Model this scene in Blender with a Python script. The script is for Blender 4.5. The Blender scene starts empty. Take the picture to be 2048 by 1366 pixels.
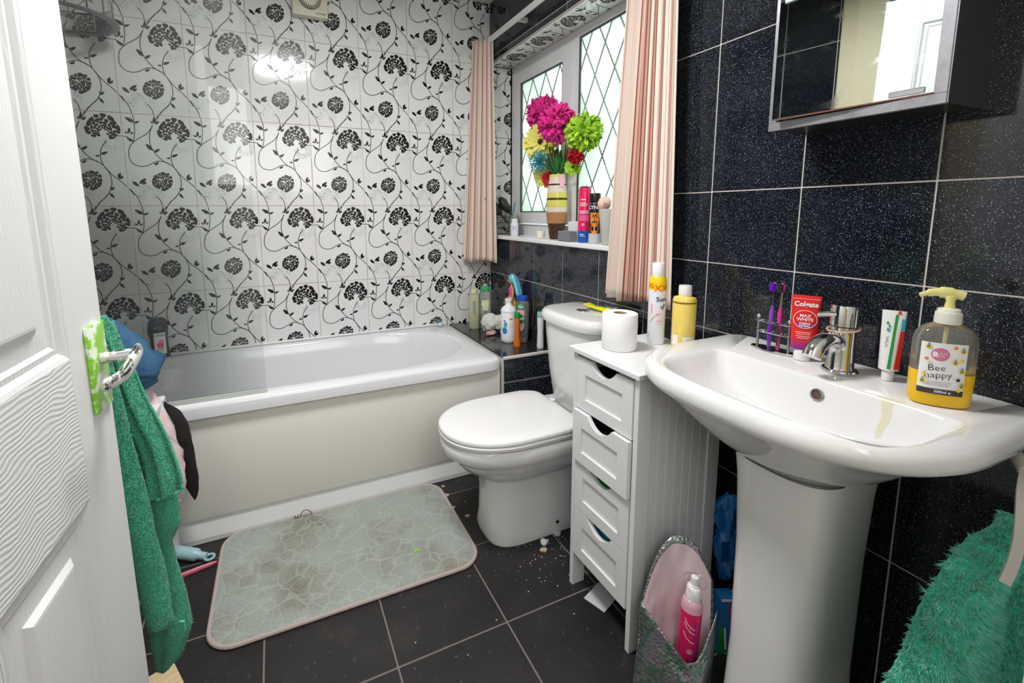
import bpy, bmesh, math, random
from math import sin, cos, pi, radians, sqrt, atan2
from mathutils import Vector, Matrix, noise
random.seed(7)
C = bpy.context.scene.collection
S = bpy.context.scene
# ------------------------------------------------------------------ camera, light, exposure
cd = bpy.data.cameras.new('camera'); cam = bpy.data.objects.new('camera', cd); C.objects.link(cam); S.camera = cam
cd.sensor_width = 36; cd.lens = 907.35 / 2048 * 36; cd.clip_start = .02
cd.shift_x = (1024 - 953.94) / 2048; cd.shift_y = -(683 - 545.5) / 2048
pit, yaw, rol = radians(7.612), radians(24.033), radians(-.421)
fw = Vector((sin(yaw) * cos(pit), cos(yaw) * cos(pit), -sin(pit))); rt = Vector((cos(yaw), -sin(yaw), 0)); up = rt.cross(fw)
r2 = rt * cos(rol) + up * sin(rol); u2 = -rt * sin(rol) + up * cos(rol)
M = Matrix((r2, u2, -fw)).transposed().to_4x4(); M.translation = Vector((-1.184, -2.455, 1.17)); cam.matrix_world = M
S.view_settings.view_transform = 'Standard'; S.view_settings.look = 'None'; S.view_settings.gamma = 1; S.view_settings.use_curve_mapping = False
S.view_settings.exposure = 0.2
w = bpy.data.worlds.new('sky'); S.world = w; w.use_nodes = True
w.node_tree.nodes['Background'].inputs[0].default_value = (.90, .96, 1, 1); w.node_tree.nodes['Background'].inputs[1].default_value = 1.0
def area(name, loc, rot, sx, sy, power, col=(1, 1, 1)):
    l = bpy.data.lights.new(name, 'AREA'); l.shape = 'RECTANGLE'; l.size = sx; l.size_y = sy; l.energy = power; l.color = col
    o = bpy.data.objects.new(name, l); C.objects.link(o); o.location = loc; o.rotation_euler = rot; o['kind'] = 'helper'; return o
area('window_daylight', (.75, -.62, 1.55), (0, radians(90), 0), 1.3, 1.5, 8, (.95, 1, 1))
area('ceiling_fill_light', (-1.05, -1.35, 2.24), (0, 0, 0), .34, .34, 25, (1, .985, .97))  # added fill below the ceiling, out of view, to brighten the room
area('hall_fill_light', (-1.1, -3.3, 1.9), (radians(72), 0, 0), 1.6, 1.0, 19, (1, .99, .975))  # broad fill added in the hall behind the camera

# ------------------------------------------------------------------ materials
def srgb(h):
    h = h.lstrip('#'); v = [int(h[i:i + 2], 16) / 255 for i in (0, 2, 4)]
    return tuple((c / 12.92 if c <= .04045 else ((c + .055) / 1.055) ** 2.4) for c in v) + (1,)
MATS = {}
def mat(name, col, rough=.5, metal=0, trans=0, alpha=1, spec=.5, coat=0, ior=1.45, sheen=0, sss=0, emit=0):
    if name in MATS: return MATS[name]
    m = bpy.data.materials.new(name); m.use_nodes = True; b = m.node_tree.nodes['Principled BSDF']
    b.inputs['Base Color'].default_value = srgb(col) if isinstance(col, str) else col
    b.inputs['Roughness'].default_value = rough; b.inputs['Metallic'].default_value = metal
    b.inputs['Transmission Weight'].default_value = trans; b.inputs['Alpha'].default_value = alpha
    b.inputs['Specular IOR Level'].default_value = spec; b.inputs['Coat Weight'].default_value = coat; b.inputs['IOR'].default_value = ior
    b.inputs['Sheen Weight'].default_value = sheen
    if coat: b.inputs['Coat Roughness'].default_value = .05
    MATS[name] = m; return m
class N:
    """small node-graph helper"""
    def __init__(s, m): s.t = m.node_tree; s.n = s.t.nodes; s.b = s.n.get('Principled BSDF')
    def add(s, typ, **kw):
        x = s.n.new(typ)
        for k, v in kw.items():
            if k.startswith('i_'):
                x.inputs[k[2:].replace('_', ' ')].default_value = v
            else: setattr(x, k, v)
        return x
    def link(s, a, b): s.t.links.new(a, b)
    def pos(s, scale=(1, 1, 1), rot=(0, 0, 0), local=False):
        g = s.add('ShaderNodeTexCoord').outputs['Object'] if local else s.add('ShaderNodeNewGeometry').outputs['Position']
        mp = s.add('ShaderNodeMapping'); s.link(g, mp.inputs[0]); mp.inputs['Scale'].default_value = scale; mp.inputs['Rotation'].default_value = rot
        return mp.outputs[0]
    def noise(s, vec, scale, detail=3, rough=.5, dist=0):
        x = s.add('ShaderNodeTexNoise'); s.link(vec, x.inputs['Vector']); x.inputs['Scale'].default_value = scale
        x.inputs['Detail'].default_value = detail; x.inputs['Roughness'].default_value = rough; x.inputs['Distortion'].default_value = dist; return x.outputs['Fac']
    def ramp(s, fac, stops):
        r = s.add('ShaderNodeValToRGB'); s.link(fac, r.inputs[0]); e = r.color_ramp.elements
        while len(e) < len(stops): e.new(.5)
        for el, (p, c) in zip(e, stops): el.position = p; el.color = srgb(c) if isinstance(c, str) else c
        return r.outputs[0]
    def mix(s, fac, a, b):
        x = s.add('ShaderNodeMix', data_type='RGBA')
        for v, i in ((fac, 0), (a, 6), (b, 7)):
            if isinstance(v, bpy.types.NodeSocket): s.link(v, x.inputs[i])
            else: x.inputs[i].default_value = srgb(v) if isinstance(v, str) else v
        return x.outputs[2]
    def bump(s, h, strength=.3, dist=.002):
        x = s.add('ShaderNodeBump'); s.link(h, x.inputs['Height']); x.inputs['Strength'].default_value = strength; x.inputs['Distance'].default_value = dist
        s.link(x.outputs[0], s.b.inputs['Normal']); return x
    def col(s, c): s.link(c, s.b.inputs['Base Color'])
WB = (.0, .0, .0, 1); WW = (1, 1, 1, 1)
def m_floral():
    m = mat('floral_tile_glaze', '#e6e6e6', .1, coat=.3); n = N(m); p = n.pos()
    n.col(n.ramp(n.noise(p, 3, 2), [(.3, '#e9e9ea'), (.7, '#e3e3e4')])); return m
def m_ghost(): return mat('floral_ghost_print', '#dadbdd', .3)
def m_black():
    m = mat('sparkly_black_tile', '#0a0b0e', .09, coat=.2); n = N(m); p = n.pos()
    v = n.add('ShaderNodeTexVoronoi', feature='F1'); n.link(p, v.inputs['Vector']); v.inputs['Scale'].default_value = 560
    lt = n.add('ShaderNodeMath', operation='LESS_THAN'); n.link(v.outputs['Distance'], lt.inputs[0]); lt.inputs[1].default_value = .34
    sx = n.add('ShaderNodeSeparateColor'); n.link(v.outputs['Color'], sx.inputs[0])
    gt = n.add('ShaderNodeMath', operation='GREATER_THAN'); n.link(sx.outputs[0], gt.inputs[0]); gt.inputs[1].default_value = .45
    mu = n.add('ShaderNodeMath', operation='MULTIPLY'); n.link(lt.outputs[0], mu.inputs[0]); n.link(gt.outputs[0], mu.inputs[1])
    big = n.ramp(n.noise(p, 7, 4), [(.35, '#12141a'), (.7, '#1e2027')])
    sp = n.ramp(sx.outputs[1], [(0, '#343d4b'), (.5, '#4c5869'), (.8, '#7f8c9c'), (1, '#dfe8ee')])
    n.col(n.mix(mu.outputs[0], big, sp)); return m
def m_floor():
    m = mat('slate_black_floor_tile', '#232122', .45); n = N(m); p = n.pos()
    a = n.ramp(n.noise(p, 5, 6, .65), [(.3, '#1b191a'), (.6, '#262425'), (.75, '#34312f')])
    d = n.ramp(n.noise(p, 60, 4, .7), [(.62, WB), (.72, (.25, .24, .22, 1))])
    x = n.add('ShaderNodeMix', data_type='RGBA', blend_type='ADD'); x.inputs[0].default_value = .35; n.link(a, x.inputs[6]); n.link(d, x.inputs[7]); n.col(x.outputs[2])
    n.bump(n.noise(p, 90, 4), .15, .001); return m
FLORAL, GHOST, BLACKT, FLOORT = m_floral(), m_ghost(), m_black(), m_floor()
PRINT = mat('glossy_black_print', '#121212', .25)
GROUTW = mat('pale_grout', '#d8d2cc', .8)
def m_grout2():
    m = mat('brown_stained_grout', '#c9bcae', .85); n = N(m); n.col(n.ramp(n.noise(n.pos(), 9, 4), [(.35, '#d5ccc2'), (.65, '#a3907f')])); return m
GROUTB = m_grout2(); GROUTF = mat('grey_floor_grout', '#75716e', .9)
WHITE = mat('white_paint', '#e9e9ea', .5); PVC = mat('white_window_plastic', '#e2e3e5', .25)
def m_porc(name, c):
    m = mat(name, c, .07, coat=.4); return m
PORC = m_porc('white_porcelain', '#e8e8e8'); ACRY = mat('white_bath_acrylic', '#e4e4e8', .14, coat=.3)
SEAT = mat('white_seat_plastic', '#ebebeb', .18)
CREAM = mat('cream_bath_panel', '#e6e4dc', .3)
CHROME = mat('chrome', '#d9d9d9', .07, 1); STEEL = mat('brushed_steel', '#a9a9ad', .28, 1)
CABW = mat('white_cabinet_paint', '#e3e4e6', .38)
def glassy(name, tint, fac=.12, rough=0.02, body=None, bodyfac=.0):
    m = bpy.data.materials.new(name); m.use_nodes = True; t = m.node_tree; t.nodes.clear()
    o = t.nodes.new('ShaderNodeOutputMaterial'); tr = t.nodes.new('ShaderNodeBsdfTransparent'); tr.inputs[0].default_value = srgb(tint)
    g = t.nodes.new('ShaderNodeBsdfGlossy'); g.inputs['Roughness'].default_value = rough
    fr = t.nodes.new('ShaderNodeFresnel'); fr.inputs[0].default_value = 1.45
    mx = t.nodes.new('ShaderNodeMixShader'); t.links.new(fr.outputs[0], mx.inputs[0]); t.links.new(tr.outputs[0], mx.inputs[1]); t.links.new(g.outputs[0], mx.inputs[2])
    out = mx.outputs[0]
    if bodyfac:
        d = t.nodes.new('ShaderNodeBsdfDiffuse'); d.inputs[0].default_value = srgb(body); m2 = t.nodes.new('ShaderNodeMixShader'); m2.inputs[0].default_value = bodyfac
        t.links.new(out, m2.inputs[1]); t.links.new(d.outputs[0], m2.inputs[2]); out = m2.outputs[0]
    t.links.new(out, o.inputs[0]); MATS[name] = m; return m
SCREEN = glassy('shower_screen_glass', '#f9fbfa', body='#e9eeec', bodyfac=.03)
CLEARP = glassy('clear_plastic', '#eeefec', body='#d6d6d0', bodyfac=.16)
def m_frost():
    m = bpy.data.materials.new('frosted_window_glass'); m.use_nodes = True; t = m.node_tree; t.nodes.clear()
    o = t.nodes.new('ShaderNodeOutputMaterial'); tl = t.nodes.new('ShaderNodeBsdfTranslucent'); g = t.nodes.new('ShaderNodeBsdfGlossy'); g.inputs['Roughness'].default_value = .2
    nz = t.nodes.new('ShaderNodeTexNoise'); nz.inputs['Scale'].default_value = 3.5; nz.inputs['Detail'].default_value = 2
    ge = t.nodes.new('ShaderNodeNewGeometry'); t.links.new(ge.outputs['Position'], nz.inputs['Vector'])
    r = t.nodes.new('ShaderNodeValToRGB'); e = r.color_ramp.elements; e[0].position = .35; e[0].color = srgb('#d9ead9'); e[1].position = .65; e[1].color = srgb('#f4faf6')
    t.links.new(nz.outputs['Fac'], r.inputs[0]); t.links.new(r.outputs[0], tl.inputs[0])
    mx = t.nodes.new('ShaderNodeMixShader'); mx.inputs[0].default_value = .06; t.links.new(tl.outputs[0], mx.inputs[1]); t.links.new(g.outputs[0], mx.inputs[2]); t.links.new(mx.outputs[0], o.inputs[0])
    MATS['frost'] = m; return m
FROST = m_frost()
def m_grain(name, c, rot, scale=55, st=.55, dist=7, ds=.12):
    m = mat(name, c, .42); n = N(m); p = n.pos((1, 1, 1), rot, local=True)
    wv = n.add('ShaderNodeTexWave', wave_type='BANDS', bands_direction='Z'); n.link(p, wv.inputs['Vector'])
    wv.inputs['Scale'].default_value = scale; wv.inputs['Distortion'].default_value = dist; wv.inputs['Detail'].default_value = 1.5; wv.inputs['Detail Scale'].default_value = ds; wv.inputs['Detail Roughness'].default_value = .4
    n.bump(wv.outputs['Fac'], st, .0012); return m
DOORH = m_grain('door_grain_across', '#e6e8ea', (0, 0, 0), 46, .32, 16, .35); DOORV = m_grain('door_grain_upright', '#e8e9eb', (0, radians(90), 0), 40, .22, 10, .3)
def m_terry(name, c1, c2, sc=420):
    m = mat(name, c1, .95, sheen=.4); n = N(m); p = n.pos(local=True); a = n.noise(p, sc, 2); b = n.noise(p, 14, 3)
    mx = n.add('ShaderNodeMath', operation='MULTIPLY'); n.link(a, mx.inputs[0]); mx.inputs[1].default_value = 1
    n.col(n.ramp(a, [(.3, c2), (.62, c1)])); n.bump(a, .9, .004); return m
TEAL = m_terry('green_towel_terry', '#4cbf97', '#1c8060'); TEAL2 = m_terry('fluffy_green_towel', '#5fe6c8', '#2db89c', 160)
def cloth(name, c, rough=.9, sc=300, st=.4):
    m = mat(name, c, rough); n = N(m); n.bump(n.noise(n.pos(local=True), sc, 2), st, .001); return m

# ------------------------------------------------------------------ mesh helpers
def new_bm(): return bmesh.new()
def obj(name, bm, m=None, parent=None, smooth=False, loc=None, rotz=0, sharp=None):
    me = bpy.data.meshes.new(name)
    bmesh.ops.recalc_face_normals(bm, faces=bm.faces[:])
    bm.to_mesh(me); bm.free()
    for x in (m if isinstance(m, (list, tuple)) else [m]):
        if x: me.materials.append(x)
    if smooth:
        for p in me.polygons: p.use_smooth = True
        me.set_sharp_from_angle(angle=radians(sharp or 40))
    o = bpy.data.objects.new(name, me); C.objects.link(o)
    if parent: o.parent = parent
    if loc: o.location = loc
    if rotz: o.rotation_euler.z = rotz
    return o
def thing(name, label, cat, loc=(0, 0, 0), rotz=0, group=None):
    o = bpy.data.objects.new(name, None); C.objects.link(o); o.location = loc; o.rotation_euler.z = rotz; o.empty_display_size = .02
    return tag(o, label, cat, group)
def tag(o, label, cat, group=None):
    o['label'] = label; o['category'] = cat
    if group: o['group'] = group
    return o
def struct(o): o['kind'] = 'structure'; return o
def box(bm, x0, x1, y0, y1, z0, z1, bev=0, mi=0, seg=2):
    r = bmesh.ops.create_cube(bm, size=1)
    vs = r['verts']
    for v in vs: v.co = Vector(((x0 + x1) / 2 + v.co.x * (x1 - x0), (y0 + y1) / 2 + v.co.y * (y1 - y0), (z0 + z1) / 2 + v.co.z * (z1 - z0)))
    fs = set(f for v in vs for f in v.link_faces)
    for f in fs: f.material_index = mi
    if bev:
        es = list(set(e for v in vs for e in v.link_edges))
        r = bmesh.ops.bevel(bm, geom=es, offset=bev, segments=seg, profile=.5, affect='EDGES')
        for f in r['faces']: f.material_index = mi
def loft(bm, rings, cap0=True, cap1=True, mi=0, closed=True):
    vr = [[bm.verts.new(p) for p in r] for r in rings]; n = len(rings[0])
    for a, b in zip(vr, vr[1:]):
        for i in range(n if closed else n - 1):
            j = (i + 1) % n
            try: bm.faces.new((a[i], a[j], b[j], b[i])).material_index = mi
            except ValueError: pass
    if cap0: bm.faces.new(vr[0][::-1]).material_index = mi
    if cap1: bm.faces.new(vr[-1]).material_index = mi
    return vr
def lathe(bm, prof, n=28, c=(0, 0, 0), sx=1, sy=1, mi=0, cap0=True, cap1=True, p=2, tilt=None):
    rings = []
    for r, z in prof:
        rg = []
        for i in range(n):
            a = 2 * pi * i / n; ca, sa = cos(a), sin(a); e = 2 / p
            v = Vector((r * sx * abs(ca) ** e * (1 if ca >= 0 else -1), r * sy * abs(sa) ** e * (1 if sa >= 0 else -1), z))
            if tilt: v = tilt @ v
            rg.append(v + Vector(c))
        rings.append(rg)
    loft(bm, rings, cap0, cap1, mi)
def se(cx, cy, af, ab, b, pf, pb, z, n=96, b2=None):
    """super-ellipse ring; af/pf on the -x side, ab/pb on the +x side"""
    out = []
    for i in range(n):
        t = 2 * pi * (i + .5) / n; c, s = cos(t), sin(t)
        a, p = (ab, pb) if c > 0 else (af, pf)
        bb = b if s > 0 or b2 is None else b2
        out.append(Vector((cx + a * abs(c) ** (2 / p) * (1 if c > 0 else -1), cy + bb * abs(s) ** (2 / p) * (1 if s > 0 else -1), z)))
    return out
def tube(bm, pts, r, n=8, mi=0, flat=1, cap=True):
    pts = [Vector(p) for p in pts]; rings = []; prev = None
    for i, p in enumerate(pts):
        d = (pts[min(i + 1, len(pts) - 1)] - pts[max(i - 1, 0)]).normalized()
        ref = prev if prev is not None else (Vector((0, 0, 1)) if abs(d.z) < .9 else Vector((1, 0, 0)))
        u = (ref - d * ref.dot(d)).normalized(); v = d.cross(u); prev = u
        rr = r[i] if isinstance(r, (list, tuple)) else r
        rings.append([p + u * cos(2 * pi * k / n) * rr + v * sin(2 * pi * k / n) * rr * flat for k in range(n)])
    loft(bm, rings, cap, cap, mi)
def smoothpath(pts, k=6):
    P = [Vector(p) for p in pts]; out = []
    for i in range(len(P) - 1):
        a, b, c, d = P[max(i - 1, 0)], P[i], P[i + 1], P[min(i + 2, len(P) - 1)]
        for j in range(k):
            t = j / k; out.append(.5 * ((2 * b) + (c - a) * t + (2 * a - 5 * b + 4 * c - d) * t * t + (-a + 3 * b - 3 * c + d) * t ** 3))
    out.append(P[-1]); return out
def sphere(bm, c, r, su=16, sv=10, sc=(1, 1, 1), mi=0):
    rings = [[Vector((c[0] + r * sc[0] * sin(pi * j / sv) * cos(2 * pi * i / su), c[1] + r * sc[1] * sin(pi * j / sv) * sin(2 * pi * i / su), c[2] + r * sc[2] * cos(pi * j / sv))) for i in range(su)] for j in range(1, sv)]
    vr = loft(bm, rings, False, False, mi)
    t = bm.verts.new((c[0], c[1], c[2] + r * sc[2])); b = bm.verts.new((c[0], c[1], c[2] - r * sc[2]))
    for i in range(su):
        bm.faces.new((t, vr[0][i], vr[0][(i + 1) % su])).material_index = mi; bm.faces.new((b, vr[-1][(i + 1) % su], vr[-1][i])).material_index = mi
def prism(bm, pts, f, mi=0):
    """extrude a 2-D polygon: f(u, v, side) -> 3-D, side 0 or 1"""
    a = [bm.verts.new(f(u, v, 0)) for u, v in pts]; b = [bm.verts.new(f(u, v, 1)) for u, v in pts]; n = len(pts)
    bm.faces.new(a[::-1]).material_index = mi; bm.faces.new(b).material_index = mi
    for i in range(n): bm.faces.new((a[i], a[(i + 1) % n], b[(i + 1) % n], b[i])).material_index = mi
_txt = {}
def text_geo(s, size=1, bold=0):
    k = (s, bold)
    if k not in _txt:
        cu = bpy.data.curves.new('lettering', 'FONT'); cu.body = s; cu.offset = bold; cu.resolution_u = 2; cu.align_x = 'CENTER'; cu.align_y = 'CENTER'
        o = bpy.data.objects.new('lettering', cu); C.objects.link(o); bpy.context.view_layer.update()
        me = bpy.data.meshes.new_from_object(o.evaluated_get(bpy.context.evaluated_depsgraph_get()))
        _txt[k] = ([v.co.copy() for v in me.vertices], [tuple(p.vertices) for p in me.polygons]); bpy.data.objects.remove(o); bpy.data.curves.remove(cu); bpy.data.meshes.remove(me)
    return _txt[k]
def decal(name, parent, items, f, m_default=None):
    """flat print: items laid out in (u, v) metres, f(u, v, off) -> 3-D on the thing's surface"""
    bm = bmesh.new(); ms = []; off = .0004
    def mi(m):
        if m not in ms: ms.append(m)
        return ms.index(m)
    for it in items:
        k = it[0]; off += .00012
        if k == 'rect':
            _, u0, v0, u1, v1, m = it; nu = max(1, int(abs(u1 - u0) / .004)); nv = 1
            g = [[bm.verts.new(f(u0 + (u1 - u0) * i / nu, v0 + (v1 - v0) * j / nv, off)) for j in range(nv + 1)] for i in range(nu + 1)]
            for i in range(nu):
                for j in range(nv): bm.faces.new((g[i][j], g[i + 1][j], g[i + 1][j + 1], g[i][j + 1])).material_index = mi(m)
        elif k == 'ell':
            _, u, v, ru, rv, m = it; n = 20; c = bm.verts.new(f(u, v, off + .0001)); vs = [bm.verts.new(f(u + ru * cos(2 * pi * i / n), v + rv * sin(2 * pi * i / n), off)) for i in range(n)]
            for i in range(n): bm.faces.new((c, vs[i], vs[(i + 1) % n])).material_index = mi(m)
        elif k == 'ring':
            _, u, v, ru, rv, wd, m = it; n = 24; q = [[bm.verts.new(f(u + (ru - d) * cos(2 * pi * i / n), v + (rv - d) * sin(2 * pi * i / n), off)) for i in range(n)] for d in (0, wd)]
            for i in range(n): bm.faces.new((q[0][i], q[0][(i + 1) % n], q[1][(i + 1) % n], q[1][i])).material_index = mi(m)
        elif k == 'poly':
            _, pts, m = it; bm.faces.new([bm.verts.new(f(u, v, off)) for u, v in pts]).material_index = mi(m)
        elif k == 'line':
            _, pts, wd, m = it; L = []
            for i, (u, v) in enumerate(pts):
                a = pts[max(i - 1, 0)]; b = pts[min(i + 1, len(pts) - 1)]; d = Vector((b[0] - a[0], b[1] - a[1])); d = d.normalized() if d.length else Vector((1, 0))
                L.append((bm.verts.new(f(u - d.y * wd / 2, v + d.x * wd / 2, off)), bm.verts.new(f(u + d.y * wd / 2, v - d.x * wd / 2, off))))
            for a, b in zip(L, L[1:]): bm.faces.new((a[0], a[1], b[1], b[0])).material_index = mi(m)
        elif k == 'text':
            _, s, u, v, size, m = it[:6]; sx = it[6] if len(it) > 6 else 1; rot = it[7] if len(it) > 7 else 0; bold = it[8] if len(it) > 8 else .02
            vs, fs = text_geo(s, 1, bold); V = []
            for q in vs:
                x, y = q.x * size * sx, q.y * size; V.append(bm.verts.new(f(u + x * cos(rot) - y * sin(rot), v + x * sin(rot) + y * cos(rot), off)))
            for q in fs:
                try: bm.faces.new([V[i] for i in q]).material_index = mi(m)
                except ValueError: pass
    me = bpy.data.meshes.new(name); bm.to_mesh(me); bm.free()
    for m in ms: me.materials.append(m)
    o = bpy.data.objects.new(name, me); C.objects.link(o); o.parent = parent; return o
def on_cyl(R, a0=None, sy=1.0, rfun=None):
    """wrap (u, z) round an upright cylinder; a0 is the angle that faces the viewer, u runs to the viewer's right"""
    def f(u, v, off):
        r = (rfun(v) if rfun else R); a = a0 + u / R; rr = r + off
        return Vector((rr * cos(a), rr * sy * sin(a), v))
    return f
def copies(o, n_children=True):
    c = o.copy(); C.objects.link(c)
    for ch in list(o.children):
        d = ch.copy(); C.objects.link(d); d.parent = c
        for g in list(ch.children): e = g.copy(); C.objects.link(e); e.parent = d
    return c
def plain(name, c, rough=.4, **k): return mat(name, c, rough, **k)
Wt = plain('white_plastic', '#efefef', .3); Bk = plain('black_plastic', '#141414', .35); Ye = plain('yellow_print', '#f7d417', .35)
Rd = plain('red_print', '#e02a26', .3); Pu = plain('purple_print', '#8e2c8c', .3); Or = plain('orange_print', '#ef8a22', .35); Bl = plain('blue_print', '#1560bd', .35)
Nv = plain('navy_print', '#27345f', .4); Pk = plain('pink_print', '#ef8fb8', .4); Gn = plain('green_print', '#169a4a', .35); Gy = plain('grey_print', '#9a9a9c', .5); Tq = plain('turquoise_print', '#36aebb', .4)

# ------------------------------------------------------------------ floral tile print
VINES = [
 [(0.039, -0.279), (0.107, -0.169), (0.14, -0.095), (0.169, 0.017), (0.18, 0.119), (0.178, 0.26), (0.165, 0.373), (0.139, 0.476)],
 [(0.742, -0.226), (0.658, -0.131), (0.583, -0.046), (0.535, 0.03), (0.477, 0.115)],
 [(0.396, -0.169), (0.44, -0.113), (0.464, -0.047), (0.472, 0.029), (0.474, 0.096)],
 [(0.439, 0.171), (0.408, 0.237), (0.352, 0.312), (0.282, 0.367), (0.195, 0.427), (0.133, 0.485), (0.087, 0.549), (0.063, 0.653), (0.065, 0.748), (0.101, 0.822), (0.154, 0.86), (0.235, 0.876), (0.319, 0.854), (0.398, 0.808), (0.459, 0.78), (0.527, 0.778), (0.61, 0.806), (0.682, 0.859), (0.736, 0.942), (0.773, 1.024), (0.785, 1.145), (0.761, 1.264), (0.699, 1.38), (0.613, 1.463), (0.545, 1.548), (0.5, 1.6)],
 [(0.438, 0.181), (0.403, 0.265), (0.381, 0.36), (0.376, 0.446), (0.39, 0.533), (0.431, 0.631), (0.498, 0.722), (0.577, 0.794), (0.658, 0.838), (0.714, 0.901), (0.775, 0.994), (0.847, 1.079), (0.93, 1.156), (1.021, 1.265), (1.073, 1.36)],
 [(0.773, 0.466), (0.718, 0.546), (0.681, 0.633), (0.669, 0.72), (0.676, 0.8), (0.694, 0.864)],
 [(-0.071, 0.378), (-0.008, 0.38), (0.047, 0.382), (0.077, 0.398)]]
LEAVES = [((0.181, 0.144), (0.054, 0.062)), ((0.18, 0.157), (0.261, 0.117)), ((0.091, 0.333), (0.109, 0.23)), ((0.083, 0.333), (0.031, 0.303)), ((0.114, 0.343), (0.158, 0.301)), ((0.143, 0.466), (0.053, 0.397)), ((0.458, 0.143), (0.48, 0.029)), ((0.45, 0.143), (0.412, 0.104)), ((0.474, 0.153), (0.541, 0.097)), ((0.409, 0.601), (0.312, 0.488)), ((0.423, 0.631), (0.515, 0.567)), ((0.429, 0.845), (0.476, 0.789)), ((0.404, 0.834), (0.473, 0.818)), ((0.674, 0.697), (0.779, 0.647)), ((0.66, 0.716), (0.596, 0.725)), ((0.881, 1.092), (0.917, 0.983)), ((0.907, 1.103), (0.879, 1.011)), ((0.917, 1.094), (0.949, 1.032)), ((0.759, 1.284), (0.817, 1.228)), ((0.769, 1.275), (0.756, 1.223)), ((0.738, 1.333), (0.801, 1.419)), ((0.064, 1.131), (0.167, 1.217)), ((0.175, 1.169), (0.274, 1.073)), ((0.174, 1.179), (0.215, 1.094)), ((0.207, 1.181), (0.277, 1.138))]
def leaf_poly(a, b, wf=.36):
    a, b = Vector(a), Vector(b); d = b - a; L = d.length; d.normalize(); n = Vector((-d.y, d.x)); wd = L * wf
    pr = [(0, 0), (.12, .42), (.35, .98), (.5, 1), (.62, .72), (.72, .78), (.85, .4), (1, 0), (.85, -.4), (.72, -.74), (.6, -.7), (.45, -1), (.3, -.92), (.12, -.4)]
    return [tuple(a + d * L * t + n * wd * s * .5) for t, s in pr]
def petal(c, ang, L, wd):
    d = Vector((cos(ang), -sin(ang))); n = Vector((d.y, -d.x)); c = Vector(c)
    return [tuple(c + d * L * t + n * wd * s * .5) for t, s in ((-.5, .25), (-.15, .8), (.2, 1), (.42, .72), (.5, .25), (.46, -.2), (.42, -.7), (.2, -1), (-.15, -.8), (-.5, -.25))]
def peony(c, rx, ry, rot=0.0, rows=6, seed=3, wide=0):
    """petals fanned in rows round a base point low in the flower; v runs down"""
    rnd = random.Random(seed); out = []
    spec = [(.90, 13, -58, 226, .27), (.67, 13, -60, 232, .21), (.47, 10, -55, 228, .19), (.29, 7, -30, 200, .16), (.14, 4, 10, 170, .13)][:rows - 1]
    for r, (R_, n, a0, a1, L) in enumerate(spec):
        a0, a1 = a0 - wide, a1 + wide; n = int(n * (1 + wide / 110))
        for k in range(n):
            a = radians(a0 + (a1 - a0) * (k + .25 * (r % 2) + rnd.uniform(-.12, .12)) / (n - 1)); rr = R_ * rnd.uniform(.94, 1.05)
            W = R_ * radians(a1 - a0) / (n - 1) * 1.12; P = petal((0, 0), a + rnd.uniform(-.2, .2), L * rnd.uniform(.85, 1.25), W * rnd.uniform(.8, 1.15))
            x0, y0 = rr * cos(a), rr * sin(a); q = []
            for x, y in P:
                X = x0 + x; Y = y0 - y; X *= rx; X *= 1.06; Y = (.28 * ry - Y * ry * 1.06) if Y > 0 else .28 * ry - Y * ry * .66
                q.append((c[0] + X * cos(rot) - (Y) * sin(rot), c[1] + X * sin(rot) + Y * cos(rot)))
            out.append(q)
    return out
def clip(poly, u0, u1, v0, v1):
    for ax, lim, sg in ((0, u0, 1), (0, u1, -1), (1, v0, 1), (1, v1, -1)):
        out = []
        for i in range(len(poly)):
            a, b = poly[i - 1], poly[i]; ia, ib = (a[ax] - lim) * sg >= 0, (b[ax] - lim) * sg >= 0
            if ia != ib:
                t = (lim - a[ax]) / (b[ax] - a[ax]); out.append((a[0] + (b[0] - a[0]) * t, a[1] + (b[1] - a[1]) * t))
            if ib: out.append(b)
        poly = out
        if len(poly) < 3: return []
    return poly
def print_polys():
    P = []
    for L in VINES:
        pts = [Vector((u, v, 0)) for u, v in L]; pts = smoothpath(pts, 3)
        for i in range(len(pts) - 1):
            a, b = pts[i], pts[i + 1]; d = (b - a).normalized(); n = Vector((-d.y, d.x, 0)) * .0062
            P.append([(p.x, p.y) for p in (a - n - d * .002, b - n + d * .002, b + n + d * .002, a + n - d * .002)])
    for a, b in LEAVES: P.append(leaf_poly(a, b, .5 if (Vector(a) - Vector(b)).length < .09 else .42))
    P += peony((.745, .23), .215, .235, 0, 6, 3); P += peony((.52, 1.14), .15, .17, radians(140), 6, 5, 26)
    return P
PP = print_polys(); GP = peony((.86, .52), .14, .15, radians(150), 4, 9) + peony((.3, 1.32), .2, .15, 0, 5, 10)
TW, TH = .2539, .3936
_tc = {}
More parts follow.
